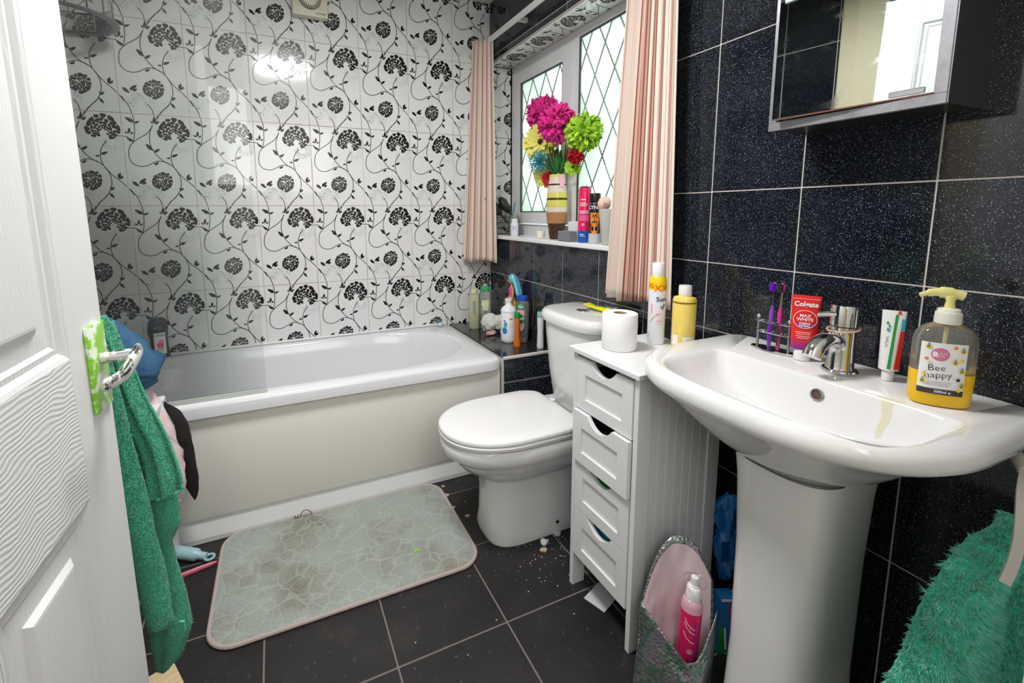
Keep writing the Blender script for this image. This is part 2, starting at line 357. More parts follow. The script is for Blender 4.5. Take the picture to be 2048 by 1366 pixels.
def floral_tile_mesh(u0, u1, v0, v1):
    """tile lying in local XZ with its top left corner at the origin (v down), face towards -Y"""
    k = tuple(round(x, 3) for x in (u0, u1, v0, v1))
    if k in _tc: return _tc[k]
    bm = bmesh.new(); g = .0013
    box(bm, u0 * TW + g, u1 * TW - g, 0, .006, -v1 * TW + g, -v0 * TW - g, .0007, 0, 1)
    gu = .008
    for polys, mi, off in ((GP, 2, .00015), (PP, 1, .0003)):
        for pl in polys:
            for du in (-1, 0, 1):
                for dv in (-1.55, 0, 1.55):
                    q = clip([(u + du, v + dv) for u, v in pl], u0 + gu, u1 - gu, v0 + gu, v1 - gu)
                    if q:
                        f = bm.faces.new([bm.verts.new((u * TW, -off, -v * TW)) for u, v in q]); f.material_index = mi
                        f.normal_update()
                        if f.normal.y > 0: f.normal_flip()
    me = bpy.data.meshes.new('tile'); bm.to_mesh(me); bm.free()
    for m in (FLORAL, PRINT, GHOST): me.materials.append(m)
    _tc[k] = me; return me
_bc = {}
def plain_tile_mesh(w_, h_, th=.006, m=None, g=.0014):
    """tile in local XZ from the origin up, face towards -Y"""
    k = (round(w_, 3), round(h_, 3), m.name, g)
    if k in _bc: return _bc[k]
    bm = bmesh.new(); box(bm, g, w_ - g, 0, th, g, h_ - g, .0008, 0, 1); me = bpy.data.meshes.new('tile'); bm.to_mesh(me); bm.free(); me.materials.append(m); _bc[k] = me; return me
def put(me, parent, loc, rot=(0, 0, 0), name='tile'):
    o = bpy.data.objects.new(name, me); C.objects.link(o); o.parent = parent; o.location = loc; o.rotation_euler = rot; return o

# ------------------------------------------------------------------ room shell
CZ = 2.33; XL = -1.98; YF = -2.34
bm = new_bm(); box(bm, XL - .15, .15, .002, .15, -.1, CZ); wall_back = struct(obj('wall_back', bm, GROUTB))
xg = -.2284; ztop = [.4204, .814, 1.2076, 1.6012, 1.9948, 2.3884]
for k in range(8):
    xl = xg - TW * k if k else xg; x0 = xg + TW * (0 if k == 0 else 0)
for k in range(-1, 7):
    x_l = xg - TW * (k + 1) if k >= 0 else xg
    u1 = 1 if k >= 0 else (-.001 - xg) / TW
    if x_l < XL: u0 = (XL + .002 - x_l) / TW
    else: u0 = 0
    for j, zt in enumerate(ztop):
        v0 = 0 if zt < CZ else (zt - CZ + .001) / TW
        if j == 0: continue
        put(floral_tile_mesh(u0, u1, v0, 1.55), wall_back, (x_l, 0, zt))
# right (window) wall
OY0, OY1, OZ0, OZ1, RD = 0.0, -1.235, 1.03, 2.0, .14
bm = new_bm()
for a in ((-5, .15, -.1, OZ0 - .012), (-5, .15, OZ1 + .008, CZ), (-5, OY1, OZ0 - .012, OZ1 + .008)):
    box(bm, .002, .3, a[0] if a[0] > -5 else YF - .13, a[1], a[2], a[3])
wall_right = struct(obj('wall_right', bm, GROUTW))
TWR, rows = .25, [-.003, .406, .815, 1.224, 1.634, 2.04, 2.449]
zones = [(YF + .002, -.001, 0.001, OZ0 - .014), (YF + .002, -.001, OZ1 + .01, CZ - .001), (YF + .002, OY1 - .0, OZ0 - .014, OZ1 + .01)]
for i in range(10):
    for z0, z1 in zip(rows, rows[1:]):
        for (a, b, c, d) in zones:
            y1 = min(-TWR * i, b); y0 = max(-TWR * (i + 1), a); q0 = max(z0, c); q1 = min(z1, d)
            if y1 - y0 < .012 or q1 - q0 < .012: continue
            put(plain_tile_mesh(y1 - y0, q1 - q0, m=BLACKT, g=.0017), wall_right, (0, y1, q0), (0, 0, -pi / 2))
# window reveal
bm = new_bm(); box(bm, .003, RD + .02, .002, .04, OZ0 - .01, OZ1 + .01)
reveal = struct(obj('trim_1', bm, GROUTB))
for j, zt in enumerate(ztop[2:]):
    zb = zt - TH; v0 = max(0, (zt - OZ1) / TW); v1 = 1.55 - max(0, (OZ0 + .004 - zb) / TW)
    if v1 - v0 > .05: put(floral_tile_mesh(0, RD / TW - .01, v0, v1), reveal, (.001, 0, zt))
bm = new_bm(); box(bm, .003, RD + .03, OY1, .0, OZ1 + .002, OZ1 + .006); head = struct(obj('trim_2', bm, GROUTB))
for k in range(5):     # tiles on the underside of the window head
    o = put(floral_tile_mesh(0, .985 if k < 4 else .85, 0, (RD - .002) / TW), head, (.002, -.004 - TW * k, OZ1 + .0), (0, 0, 0))
    o.matrix_local = Matrix(((0, 0, -1, .002), (-1, 0, 0, -.004 - TW * k), (0, 1, 0, OZ1 - .004), (0, 0, 0, 1)))
bm = new_bm(); box(bm, -.022, RD + .01, OY1 - .05, -.003, OZ0 - .012, OZ0 + .008, .004); sill = struct(obj('trim_3', bm, mat('white_sill_board', '#eeeeee', .25)))
# window frame, sashes, glazing
win = struct(bpy.data.objects.new('window_1', None)); C.objects.link(win); win.location = (RD, 0, OZ0)
def frame_bm(y0, y1, z0, z1, w4, x0, x1, bev=.004):
    bm = new_bm(); l, r, b, t = w4
    pts = [(y0, z0), (y1, z0), (y1, z1), (y0, z1)]; inn = [(y0 - l, z0 + b), (y1 + r, z0 + b), (y1 + r, z1 - t), (y0 - l, z1 - t)]
    for i in range(4):
        j = (i + 1) % 4
        q = [pts[i], pts[j], inn[j], inn[i]]
        prism(bm, q, lambda u, v, s: Vector((x0 if s == 0 else x1, u, v)))
    return bm
zh = OZ1 - OZ0
def put_frame(name, *a, m=PVC): return obj(name, frame_bm(*a), m, win)
put_frame('window_frame', -.002, OY1, .008, zh, (.055, .055, .06, .045), .004, .07)
bm = new_bm(); box(bm, .002, .07, -.655, -.585, .06, zh - .04, .004); obj('mullion', bm, PVC, win)
sash = put_frame('opening_sash', -.066, -.60, .075, zh - .055, (.062, .062, .062, .062), -.012, .05)
GASK = plain('dark_gasket', '#4a4c50', .6)
bm = frame_bm(-.128, -.538, .137, zh - .117, (.006, .006, .006, .006), -.010, .0); obj('gasket', bm, GASK, win)
bm = frame_bm(-.652, OY1 + .053, .066, zh - .043, (.008, .008, .008, .008), .0, .006); obj('gasket', bm, GASK, win)
LEAD = plain('grey_lead_strip', '#8b9792', .6)
def lattice(parent, ya, yb, za, zb, x):
    """diamond leading clipped to the pane"""
    dy, dz = .127, .235; n = 0; mid = (ya + yb) / 2 + .03
    for sgn in (1, -1):
        for k in range(-9, 10):
            # line: y = mid + k*dy + sgn*(z-zmid)*dy/dz
            zm = (za + zb) / 2; f = lambda z: mid + k * dy + sgn * (z - zm) * dy / dz
            z0, z1 = za, zb; inv = lambda y: zm + (y - mid - k * dy) * dz / dy * sgn
            zs = sorted((inv(ya), inv(yb))); z0 = max(z0, zs[0]); z1 = min(z1, zs[1])
            if z1 - z0 < .02: continue
            bm = new_bm(); tube(bm, [(x, f(z0), z0), (x, f(z1), z1)], .0038, 4); obj('lead_strip', bm, LEAD, parent)
g1 = new_bm(); box(g1, .006, .012, -.538, -.128, .137, zh - .117); p1 = obj('glass_pane', g1, FROST, win)
g2 = new_bm(); box(g2, .008, .014, OY1 + .055, -.655, .066, zh - .043); p2 = obj('glass_pane', g2, FROST, win)
lattice(p1, -.537, -.129, .138, zh - .118, .004); lattice(p2, OY1 + .056, -.656, .067, zh - .044, .006)
# ceiling, other walls, hall
bm = new_bm(); box(bm, XL - .15, .3, YF - .13, .15, CZ, CZ + .1); struct(obj('ceiling', bm, mat('ceiling_white', '#ececec', .8)))
bm = new_bm(); box(bm, XL - .15, XL - .002, YF - .13, .15, -.1, CZ); wall_left = struct(obj('wall_left', bm, GROUTW))
for i in range(10):
    for z0, z1 in zip(rows, rows[1:]):
        y1 = min(-TWR * i, -.001); y0 = max(-TWR * (i + 1), YF); q1 = min(z1, CZ - .001); q0 = max(z0, 0)
        if y1 - y0 > .02: put(plain_tile_mesh(y1 - y0, q1 - q0, m=BLACKT, g=.0017), wall_left, (XL, y0, q0), (0, 0, pi / 2))
DX0, DX1 = -1.53, -.60
HW = mat('magnolia_hall_paint', '#e6dfcd', .7)
bm = new_bm(); box(bm, XL - .15, DX0 - .03, YF - .12, YF, 0, CZ); box(bm, DX1 + .03, .3, YF - .12, YF, 0, CZ); box(bm, DX0 - .03, DX1 + .03, YF - .12, YF, 2.03, CZ)
struct(obj('wall_front', bm, mat('white_wall_paint', '#e8e6e0', .6)))
CRW = mat('cream_wood_paint', '#d9cdae', .5)
bm = new_bm(); box(bm, DX0 - .03, DX0, YF - .12, YF + .01, 0, 2.03, .003); box(bm, DX1, DX1 + .03, YF - .12, YF + .01, 0, 2.03, .003); box(bm, DX0 - .03, DX1 + .03, YF - .12, YF + .01, 2.0, 2.03, .003)
struct(obj('trim_4', bm, CRW))
bm = new_bm(); box(bm, XL + .002, XL + .05, -1.46, -1.34, .001, CZ - .001, .003); box(bm, XL + .002, XL + .03, -1.34, -1.27, .001, CZ - .001, .003); struct(obj('trim_5', bm, CRW))
bm = new_bm()
box(bm, XL - .6, .5, -4.2, -4.1, -.1, 2.5); box(bm, XL - .7, XL - .6, -4.2, YF - .12, -.1, 2.5); box(bm, .5, .6, -4.2, YF - .12, -.1, 2.5)
struct(obj('wall_hall', bm, HW))
bm = new_bm(); box(bm, XL - .7, .6, -4.2, YF - .131, CZ + .05, CZ + .1); struct(obj('ceiling_hall', bm, mat('ceiling_white', '', 0)))
# floor
bm = new_bm(); box(bm, XL - .7, .6, -4.2, .15, -.1, -.0015); floor = struct(obj('floor', bm, GROUTF))
FX, FY = .319, .3145
for i in range(0, 7):
    for j in range(0, 9):
        x1 = -FX * i; x0 = max(-FX * (i + 1), XL + .001); y1 = -.168 - FY * (j - 1); y0 = y1 - FY
        y1 = min(y1, -.001); y0 = max(y0, YF - .12)
        if x1 - x0 < .03 or y1 - y0 < .03: continue
        k = (round(x1 - x0, 3), round(y1 - y0, 3), 'f')
        if k not in _bc:
            bm = bmesh.new(); box(bm, .0025, x1 - x0 - .0025, .0025, y1 - y0 - .0025, -.008, 0, .001, 0, 1); me = bpy.data.meshes.new('floor_tile'); bm.to_mesh(me); bm.free(); me.materials.append(FLOORT); _bc[k] = me
        put(_bc[k], floor, (x0, y0, 0), name='floor_tile')

# ------------------------------------------------------------------ bath
bath = thing('bathtub', 'white acrylic bathtub with cream side panel against the floral tiled wall', 'bathtub', (0, 0, 0))
bm = new_bm(); n = 160
ox, oy, oa, ob = (XL + .003 - .278) / 2, -.357, (-.278 - XL - .003) / 2, .353
def orc(z, d=0): return se(ox, oy, oa - d, oa - d, ob - d, 24, 24, z, n)
def inr(z, d=0, e=0):
    out = []
    for i in range(n):
        t = 2 * pi * (i + .5) / n; c, s = cos(t), sin(t); sc = 1 if c > 0 else -1
        pl = 2.15 if c > 0 else 8
        x = -.78 + (.425 - d - e if c > 0 else -(1.10 - d)) * abs(c) ** (2 / pl)
        y = -.343 + (.293 - d * .8) * abs(s) ** (2 / pl) * (1 if s > 0 else -1); 
        if c <= 0: x = -.78 - (1.10 - d) * abs(c) ** (2 / 8)
        out.append(Vector((x, y, z)))
    return out
loft(bm, [orc(.47, .006), orc(.47), orc(.505), orc(.514, .003), orc(.52, .012), inr(.521, -.012), inr(.519, -.004), inr(.51, .004), inr(.45, .02, .01), inr(.3, .05, .06), inr(.19, .09, .12), inr(.16, .15, .2), inr(.155, .25, .3)], False, True)
obj('tub', bm, ACRY, bath, True, sharp=50)
bm = new_bm(); box(bm, XL + .01, -.285, -.692, -.672, .085, .469, .006); obj('side_panel', bm, CREAM, bath, True)
bm = new_bm(); prism(bm, [(-.676, .085), (-.68, .09), (-.70, .02), (-.70, .002), (-.67, .002), (-.66, .085)], lambda u, v, s: Vector((XL + .01 if s == 0 else -.285, u, v))); obj('plinth', bm, mat('white_plinth', '#dcdcdc', .35), bath)
bm = new_bm(); box(bm, XL + .03, -.3, -.012, -.0015, .519, .531, .003); obj('sealant_bead', bm, mat('white_sealant', '#eaeaea', .5), bath)
# shower screen
sc = thing('bath_screen', 'clear glass shower screen standing on the bath rim at its left end', 'shower screen', (0, 0, 0))
bm = new_bm(); box(bm, XL + .03, -1.243, -.684, -.678, .538, 1.97); obj('glass_panel', bm, SCREEN, sc)
bm = new_bm(); box(bm, XL + .02, XL + .035, -.692, -.67, .525, 1.98, .002); obj('wall_channel', bm, CHROME, sc)
bm = new_bm(); box(bm, XL + .03, -1.24, -.686, -.676, .5225, .538, .001); obj('bottom_seal', bm, mat('pale_green_seal', '#dfe6e0', .35, alpha=.6), sc)
# tiled ledge between bath and window wall
led = thing('tiled_ledge', 'black tiled boxed ledge between the bath end and the window wall', 'ledge', (0, 0, 0))
bm = new_bm(); box(bm, -.274, -.003, -.696, -.003, 0, .512); obj('box_base', bm, GROUTW, led)
for (y0, y1) in ((-.355, -.006), (-.70, -.358)):
    bm = new_bm(); box(bm, -.273, -.004, y0, y1, .5125, .52, .001, 0, 1); obj('tile', bm, mat('dark_grey_glossy_tile', '#26272a', .12, coat=.2), led)
for z0, z1 in ((.402, .507), (.2, .398), (.003, .196)):
    put(plain_tile_mesh(.268, z1 - z0, m=BLACKT), led, (-.272, -.702, z0))
bm = new_bm(); box(bm, -.276, -.003, -.706, -.694, .509, .5225, .003); obj('edge_trim', bm, mat('white_edge_trim', '#dedad4', .4), led)

# ------------------------------------------------------------------ toilet
toi = thing('toilet', 'white close-coupled toilet with the lid down, beside the bath', 'toilet', (0, -1.065, 0))
bm = new_bm(); nn = 72
def tr(z, nose, back, b, pf=2.3, pb=5): cx = -.40; return se(cx, 0, -(nose - cx), back - cx, b, pf, pb, z, nn)
loft(bm, [tr(0, -.548, -.13, .112, 3.2), tr(.02, -.552, -.13, .114, 3.2), tr(.06, -.545, -.13, .108, 3.2), tr(.16, -.545, -.13, .103, 3), tr(.235, -.553, -.13, .108, 2.8), tr(.25, -.565, -.13, .116, 2.6), tr(.265, -.60, -.13, .132, 2.4), tr(.29, -.635, -.12, .152), tr(.32, -.66, -.10, .168), tr(.335, -.672, -.08, .175), tr(.345, -.688, -.06, .183), tr(.36, -.695, -.04, .187), tr(.385, -.697, -.02, .188), tr(.395, -.69, -.02, .184), tr(.397, -.66, -.04, .16)], True, True)
obj('pan', bm, PORC, toi, True, sharp=60)
def seat_ring(z, d=0, n=72):
    out = []
    for i in range(n):
        t = 2 * pi * (i + .5) / n; c, s = cos(t), sin(t)
        if c <= 0: x = -.46 - (.242 - d) * abs(c) ** (2 / 2.15)
        else: x = -.46 + (.235 - d) * abs(c) ** (2 / 7)
        y = (.187 - d) * abs(s) ** (2 / (2.15 if c <= 0 else 12)) * (1 if s > 0 else -1)
        if x > -.30: y *= 1 - (x + .30) * 1.2
        out.append(Vector((x, y, z)))
    return out
bm = new_bm(); loft(bm, [seat_ring(.401, .01), seat_ring(.403, .002), seat_ring(.413, 0), seat_ring(.418, .004)]); obj('seat', bm, SEAT, toi, True)
bm = new_bm(); loft(bm, [seat_ring(.4205, .006), seat_ring(.422, .001), seat_ring(.432, 0), seat_ring(.4365, .004), seat_ring(.439, .014), seat_ring(.440, .05), seat_ring(.4405, .12)]); obj('lid', bm, SEAT, toi, True, sharp=60)
for y in (-.075, .075): bm = new_bm(); lathe(bm, [(.012, .398), (.014, .41), (.014, .424), (.008, .428)], 16, (-.205, y, 0)); obj('hinge', bm, SEAT, toi, True)
bm = new_bm()
def cr(z, fr, b, n=64): return se(-.09, 0, fr, .085, b, 3.2, 9, z, n)
loft(bm, [cr(.398, .07, .13), cr(.402, .085, .142), (cr(.43, .1, .15)), cr(.55, .118, .163), cr(.68, .13, .172), cr(.745, .134, .176)]); obj('cistern', bm, PORC, toi, True)
bm = new_bm(); loft(bm, [cr(.742, .137, .178), cr(.747, .146, .186), cr(.762, .15, .19), cr(.778, .147, .187), cr(.787, .138, .18), cr(.789, .12, .165)]); cl = obj('cistern_lid', bm, PORC, toi, True)
bm = new_bm(); lathe(bm, [(.024, .785), (.0245, .7925), (.021, .794), (.019, .7925), (.017, .7935), (.001, .7945)], 28, (-.115, 0.01, 0)); obj('flush_button', bm, CHROME, toi, True)
bm = new_bm(); lathe(bm, [(.006, 0), (.006, .002), (.001, .003)], 12, tilt=Matrix.Rotation(radians(90), 3, 'X'), c=(-.3, -.1145, .045)); obj('fixing_hole', bm, Bk, toi)

# ------------------------------------------------------------------ drawer cabinet
X0, X1, Y0, Y1 = -.39, -.09, -1.646, -1.380
cab = thing('drawer_cabinet', 'narrow white four-drawer cabinet between the toilet and the washbasin', 'cabinet', (0, 0, 0))
bm = new_bm(); box(bm, X0 - .012, X1 + .005, Y0 - .010, Y1 + .010, .762, .776, .002); obj('top_board', bm, CABW, cab)
def side(y0, y1):
    bm = new_bm()
    box(bm, X0, X0 + .045, y0, y1, .0, .761, .0015); box(bm, X1 - .045, X1, y0, y1, .0, .761, .0015); box(bm, X0 + .045, X1 - .045, y0, y1, .73, .761); box(bm, X0 + .045, X1 - .045, y0, y1, .06, .10)
    k = 7; wd = (X1 - X0 - .09) / k
    ym = (y0 + y1) / 2
    for i in range(k): box(bm, X0 + .045 + i * wd + .0012, X0 + .045 + (i + 1) * wd - .0012, ym - .003, ym + .003, .10, .73, .001, 0, 1)
    box(bm, X0 + .045, X1 - .045, ym - .001, ym + .001, .10, .73)
    return bm
obj('side_panel', side(Y0, Y0 + .016), CABW, cab); obj('side_panel', side(Y1 - .016, Y1), CABW, cab)
bm = new_bm(); box(bm, X1 - .012, X1 - .006, Y0 + .017, Y1 - .017, .08, .760); obj('back_panel', bm, CABW, cab)
for z in (.112, .271, .430, .589): bm = new_bm(); box(bm, X0 + .03, X1 - .02, Y0 + .017, Y1 - .017, z, z + .004); obj('runner_board', bm, plain('dark_inside', '#3a3a3c', .8), cab)
zb = .118; dh = .159; yc = (Y0 + Y1) / 2; hw = (Y1 - Y0) / 2 - .019
def drawer_front(xo):
    bm = new_bm(); h = dh - .004; c = []
    # face outline with a scooped hand-hold in the top edge, drawn around the y axis
    rim = []
    for i in range(13):
        t = -1 + 2 * i / 12; rim.append((t * .052, h - .031 * (cos(t * pi / 2) ** .8 if abs(t) < 1 else 0)))
    rim = [(-.066, h)] + [(u, v - .0) for u, v in rim] + [(.066, h)]
    # outer frame rim is proud, centre panel recessed
    iu, i0, i1 = hw - .038, .034, h - .046
    f = lambda d: (lambda u, v, s: Vector((xo + (d if s == 0 else .014), u, v)))
    prism(bm, [(-hw, 0), (hw, 0), (hw, i0), (-hw, i0)], f(0)); prism(bm, [(-hw, i0), (-iu, i0), (-iu, i1), (-hw, i1)], f(0)); prism(bm, [(iu, i0), (hw, i0), (hw, i1), (iu, i1)], f(0))
    prism(bm, [(-hw, i1), (hw, i1), (hw, h)] + [(u, v) for u, v in rim[::-1]] + [(-hw, h)], f(0))
    prism(bm, [(-iu, i0), (iu, i0), (iu, i1), (-iu, i1)], f(.006))
    return bm
for k in range(4):
    xo = X0 - .002 if k != 2 else X0 - .012
    o = obj('drawer', drawer_front(xo), CABW, cab); o.location = (0, yc, zb + k * dh); o['label'] = ['bottom drawer', 'third drawer down', 'second drawer, slightly open', 'top drawer'][k]
    bm = new_bm(); box(bm, xo + .014, X0 + .25, -hw + .004, -hw + .009, .01, .11); box(bm, xo + .014, X0 + .25, hw - .009, hw - .004, .01, .11); box(bm, xo + .014, X0 + .25, -hw + .009, hw - .009, .01, .014)
    obj('drawer_box', bm, plain('dark_inside', '', 0), o)
for k, (c, lb) in enumerate((('#1d9a3c', 'bright green bottle inside the second drawer from the bottom'), ('#14707e', 'teal packet inside the bottom drawer'))):
    bm = new_bm(); box(bm, X0 + .02, X0 + .16, yc - .05 - .01 * k, yc + .05, 0, .136, .012); o = obj('drawer_contents', bm, plain('contents_%d' % k, c, .4), loc=(0, 0, zb + (1 - k) * dh + .0145)); tag(o, lb, 'packet')

# ------------------------------------------------------------------ washbasin
bas = thing('pedestal_washbasin', 'large white pedestal washbasin on the black tiled wall', 'washbasin', (0, -1.895, 0))
bm = new_bm(); n = 128; cx = -.19
def br(z, af, ab, b, pf=2.9, pb=14, c=cx): return se(c, 0, af, ab, b, pf, pb, z, n)
def ir(z, af, ab, b, pf, pb): return [v + Vector((0, -.02, 0)) for v in se(-.27, 0, af, ab, b, pf, pb, z, n)]
loft(bm, [br(.635, .06, .12, .07, 2.3, 4), br(.638, .085, .15, .095, 2.3, 5), br(.655, .12, .17, .128, 2.3, 6), br(.69, .165, .185, .172, 2.4, 8), br(.73, .207, .187, .212, 2.5), br(.76, .234, .187, .235, 2.7), br(.774, .246, .187, .258), br(.7795, .253, .187, .282), br(.79, .2575, .187, .297), br(.804, .2585, .187, .300), br(.815, .254, .187, .296), br(.8235, .245, .187, .287, 3), br(.8255, .238, .187, .280, 3.1),
          ir(.8245, .152, .102, .232, 3.9, 12), ir(.8225, .148, .0985, .2275, 3.9, 12), ir(.816, .142, .095, .222, 3.8, 11), ir(.79, .130, .088, .208, 3.5, 8), ir(.765, .118, .08, .19, 3.2, 6), ir(.74, .10, .07, .16, 2.8, 4), ir(.722, .07, .05, .11, 2.4, 3), ir(.715, .03, .03, .03, 2, 2)], True, True)
obj('basin_bowl', bm, PORC, bas, True, sharp=60)
bm = new_bm(); PR = [se(-.215, -.02, a, .12, b, 2.9, 10, z, 56) for z, a, b in ((0, .092, .098), (.03, .088, .094), (.2, .082, .088), (.45, .084, .090), (.6, .092, .096), (.655, .098, .102))]; loft(bm, PR + [[Vector((v.x * .94 - .012, (v.y + .02) * .9 - .02, .645)) for v in PR[-1]]]); obj('pedestal', bm, PORC, bas, True)
bm = new_bm(); lathe(bm, [(.0125, -.002), (.0125, .002), (.009, .0025), (.009, -.001), (.0001, -.001)], 24, tilt=Matrix.Rotation(radians(-78), 3, 'Y'), c=(-.1832, -.03, .792)); obj('overflow_ring', bm, STEEL, bas, True)
bm = new_bm(); lathe(bm, [(.009, 0), (.0001, .0003)], 20, tilt=Matrix.Rotation(radians(-78), 3, 'Y'), c=(-.1842, -.03, .792)); obj('overflow_hole', bm, plain('brown_hole', '#5a4538', .7), bas)
bm = new_bm(); lathe(bm, [(.026, .711), (.026, .714), (.02, .7145), (.018, .712), (.0001, .7125)], 28, (-.27, -.02, .005)); obj('plug_waste', bm, CHROME, bas, True)
def bowl_pt(y, t):   # dribble running from the deck down the back slope of the bowl
    P = [(-.10, .8258), (-.14, .8258), (-.164, .8252), (-.1725, .8228), (-.1765, .816), (-.1838, .79), (-.192, .765), (-.202, .742)]
    k = min(len(P) - 1.001, max(0, t * (len(P) - 1))); i = int(k); q = k - i
    return Vector((P[i][0] * (1 - q) + P[i + 1][0] * q, y, P[i][1] * (1 - q) + P[i + 1][1] * q + .0006))
bm = new_bm(); L = []
for i in range(15):
    t = .35 + .65 * i / 14; wd = .012 * (1 - .75 * i / 14) + (.008 if i < 2 else 0); yc2 = -.143 - .002 * sin(i)
    L.append((bm.verts.new(bowl_pt(yc2 - wd, t)), bm.verts.new(bowl_pt(yc2 + wd, t))))
for a, b in zip(L, L[1:]): bm.faces.new((a[0], a[1], b[1], b[0]))
obj('soap_dribble', bm, plain('dried_yellow_soap', '#efe9b4', .3, alpha=.38), bas)

# tap
DZ = .8262
tap = thing('basin_tap', 'chrome monobloc tap in the middle of the washbasin with a hair tie round it', 'tap', (-.093, -1.915, DZ))
bm = new_bm(); lathe(bm, [(.027, 0), (.028, .003), (.026, .006), (.0225, .007), (.0205, .012), (.0195, .05), (.0195, .088)], 36); obj('body', bm, CHROME, tap, True)
bm = new_bm(); lathe(bm, [(.0195, .0892), (.021, .090), (.021, .127), (.020, .129), (.0001, .1295)], 36); obj('cap', bm, CHROME, tap, True)
sp = smoothpath([(-.008, .0, .055), (-.028, .001, .066), (-.049, .002, .067), (-.068, .004, .056), (-.079, .005, .038)], 6)
bm = new_bm(); tube(bm, sp, [.014] * 6 + [.0145] * (len(sp) - 12) + [.015] * 6, 20); obj('spout', bm, CHROME, tap, True)
bm = new_bm(); tube(bm, [(-.016, .004, .112), (-.025, .014, .111), (-.035, .025, .109)], .0048, 12); obj('lever', bm, CHROME, tap, True)
ht = thing('hair_tie', 'beige elastic hair tie looped round the chrome tap', 'hair tie', (-.093, -1.915, DZ))
bm = new_bm(); tube(bm, [(.0225 * cos(a), .0235 * sin(a), .083 + .004 * sin(a + 2)) for a in [2 * pi * i / 28 for i in range(29)]], .0018, 6); obj('elastic_band', bm, plain('beige_elastic', '#d9b8a0', .7), ht, True)
for q in (tap, ht): q.scale = (1.17, 1.17, 1.12)
# toothbrush holder
th = thing('toothbrush_holder', 'chrome wire toothbrush holder with an oval base on the basin', 'toothbrush holder', (-.078, -1.76, DZ))
import itertools
def ell(a, b, z, n=36, r=.0025, bm=None): tube(bm, [(b * cos(2 * pi * i / n), a * sin(2 * pi * i / n), z) for i in range(n + 1)], r, 6)
bm = new_bm(); lathe(bm, [(.052, 0), (.053, .002), (.051, .0045), (.001, .005)], 40, sx=.42); obj('base', bm, CHROME, th, True)
for y in (-.038, .038):
    bm = new_bm(); tube(bm, [(0, y, .004), (0, y, .075)], .0032, 10); p = obj('post', bm, STEEL, th, True)
    bm = new_bm(); sphere(bm, (0, y, .08), .0062); obj('ball_finial', bm, CHROME, p, True)
for z in (.044, .070):
    bm = new_bm(); ell(.044, .011, z, bm=bm, r=.0017)
    for y in (-.022, 0, .022): tube(bm, [(-.0105, y, z), (.0105, y, z)], .0012, 6)
    obj('wire_ring', bm, CHROME, th, True)
def brush(y, col, col2, neck, lab, lean):
    t = thing('toothbrush', lab, 'toothbrush', (-.079, y, DZ + .0065))
    ln = lambda z: (0, lean * z, z)
    bm = new_bm(); zs = [0, .02, .05, .075, .09, .10, .105]; rr = [.0045, .0055, .0048, .0065, .0068, .0045, .004]
    tube(bm, [ln(z) for z in zs], rr, 10, flat=.8); obj('handle', bm, col, t, True)
    bm = new_bm(); tube(bm, [(-.0055, lean * z, z) for z in (.01, .03, .05, .065)], [.001, .003, .003, .001], 8); obj('grip', bm, col2, t, True)
    bm = new_bm(); tube(bm, [ln(.105), ln(.13), ln(.14)], [.003, .002, .002], 8); obj('neck', bm, neck, t, True)
    bm = new_bm(); sphere(bm, ln(.152), .008, 12, 8, (.45, .8, 1.5)); h = obj('brush_head', bm, col, t, True)
    bm = new_bm()
    for i in range(4):
        for j in range(3): box(bm, -.012, -.003, lean * .15 - .0045 + j * .0035, lean * .15 - .002 + j * .0035, .143 + i * .005, .1465 + i * .005)
    obj('bristles', bm, col2, h)
PV = plain('purple_brush', '#8a4fc0', .35); MG = plain('magenta_brush', '#c9408f', .35)
brush(-1.752, PV, plain('deep_violet', '#7a1fd0', .4), plain('dark_neck', '#3a3640', .3), 'purple toothbrush, left in the chrome holder', -.02)
brush(-1.774, MG, plain('dark_grip', '#3b3236', .5), CLEARP, 'magenta and black toothbrush, right in the chrome holder', -.0)
# toothpaste tubes
AV = lambda x, y: atan2(-2.455 - y, -1.184 - x)      # direction from a thing to where one stands in the doorway
def tube_box(t, w_, d_, h0, h1, mtop, mbody=None, capc=None, capr=.014, nm='tube_body'):
    bm = new_bm(); rings = []
    for k in range(9):
        f = k / 8; z = h0 + (h1 - h0) * f; ww = w_ * (.86 + .14 * f); dd = d_ * (1 - f) ** .7 + .0016
        rings.append([Vector((dd * cos(a), ww * sin(a), z)) for a in [2 * pi * i / 24 for i in range(24)]])
    loft(bm, rings); obj(nm, bm, mtop, t, True, sharp=70)
    bm = new_bm(); lathe(bm, [(capr, 0), (capr, h0 - .004), (capr * .9, h0)], 24); obj('cap', bm, capc or Wt, t, True)
RTB = mat('red_tube_plastic', '#dd2a26', .28)
t = thing('toothpaste_tube', 'red toothpaste tube standing on its white cap left of the tap', 'toothpaste', (-.082, -1.832, DZ), AV(-.082, -1.832) + pi)
def m_redtube():
    n = N(RTB); tc = n.add('ShaderNodeTexCoord'); sp_ = n.add('ShaderNodeSeparateXYZ'); n.link(tc.outputs['Object'], sp_.inputs[0])
    mr = n.add('ShaderNodeMapRange'); n.link(sp_.outputs['Z'], mr.inputs[0]); mr.inputs[1].default_value = .02; mr.inputs[2].default_value = .055
    n.col(n.ramp(mr.outputs[0], [(.2, '#7b2a80'), (1, '#e02a25')]))
m_redtube()
tube_box(t, .028, .015, .026, .150, RTB, capr=.0165)
ff = lambda u, v, off: Vector((-(.0022 + .015 * max(0, 1 - (v - .026) / .124) ** .7 * sqrt(max(0, 1 - (u / .03) ** 2))) - off, -u, v))
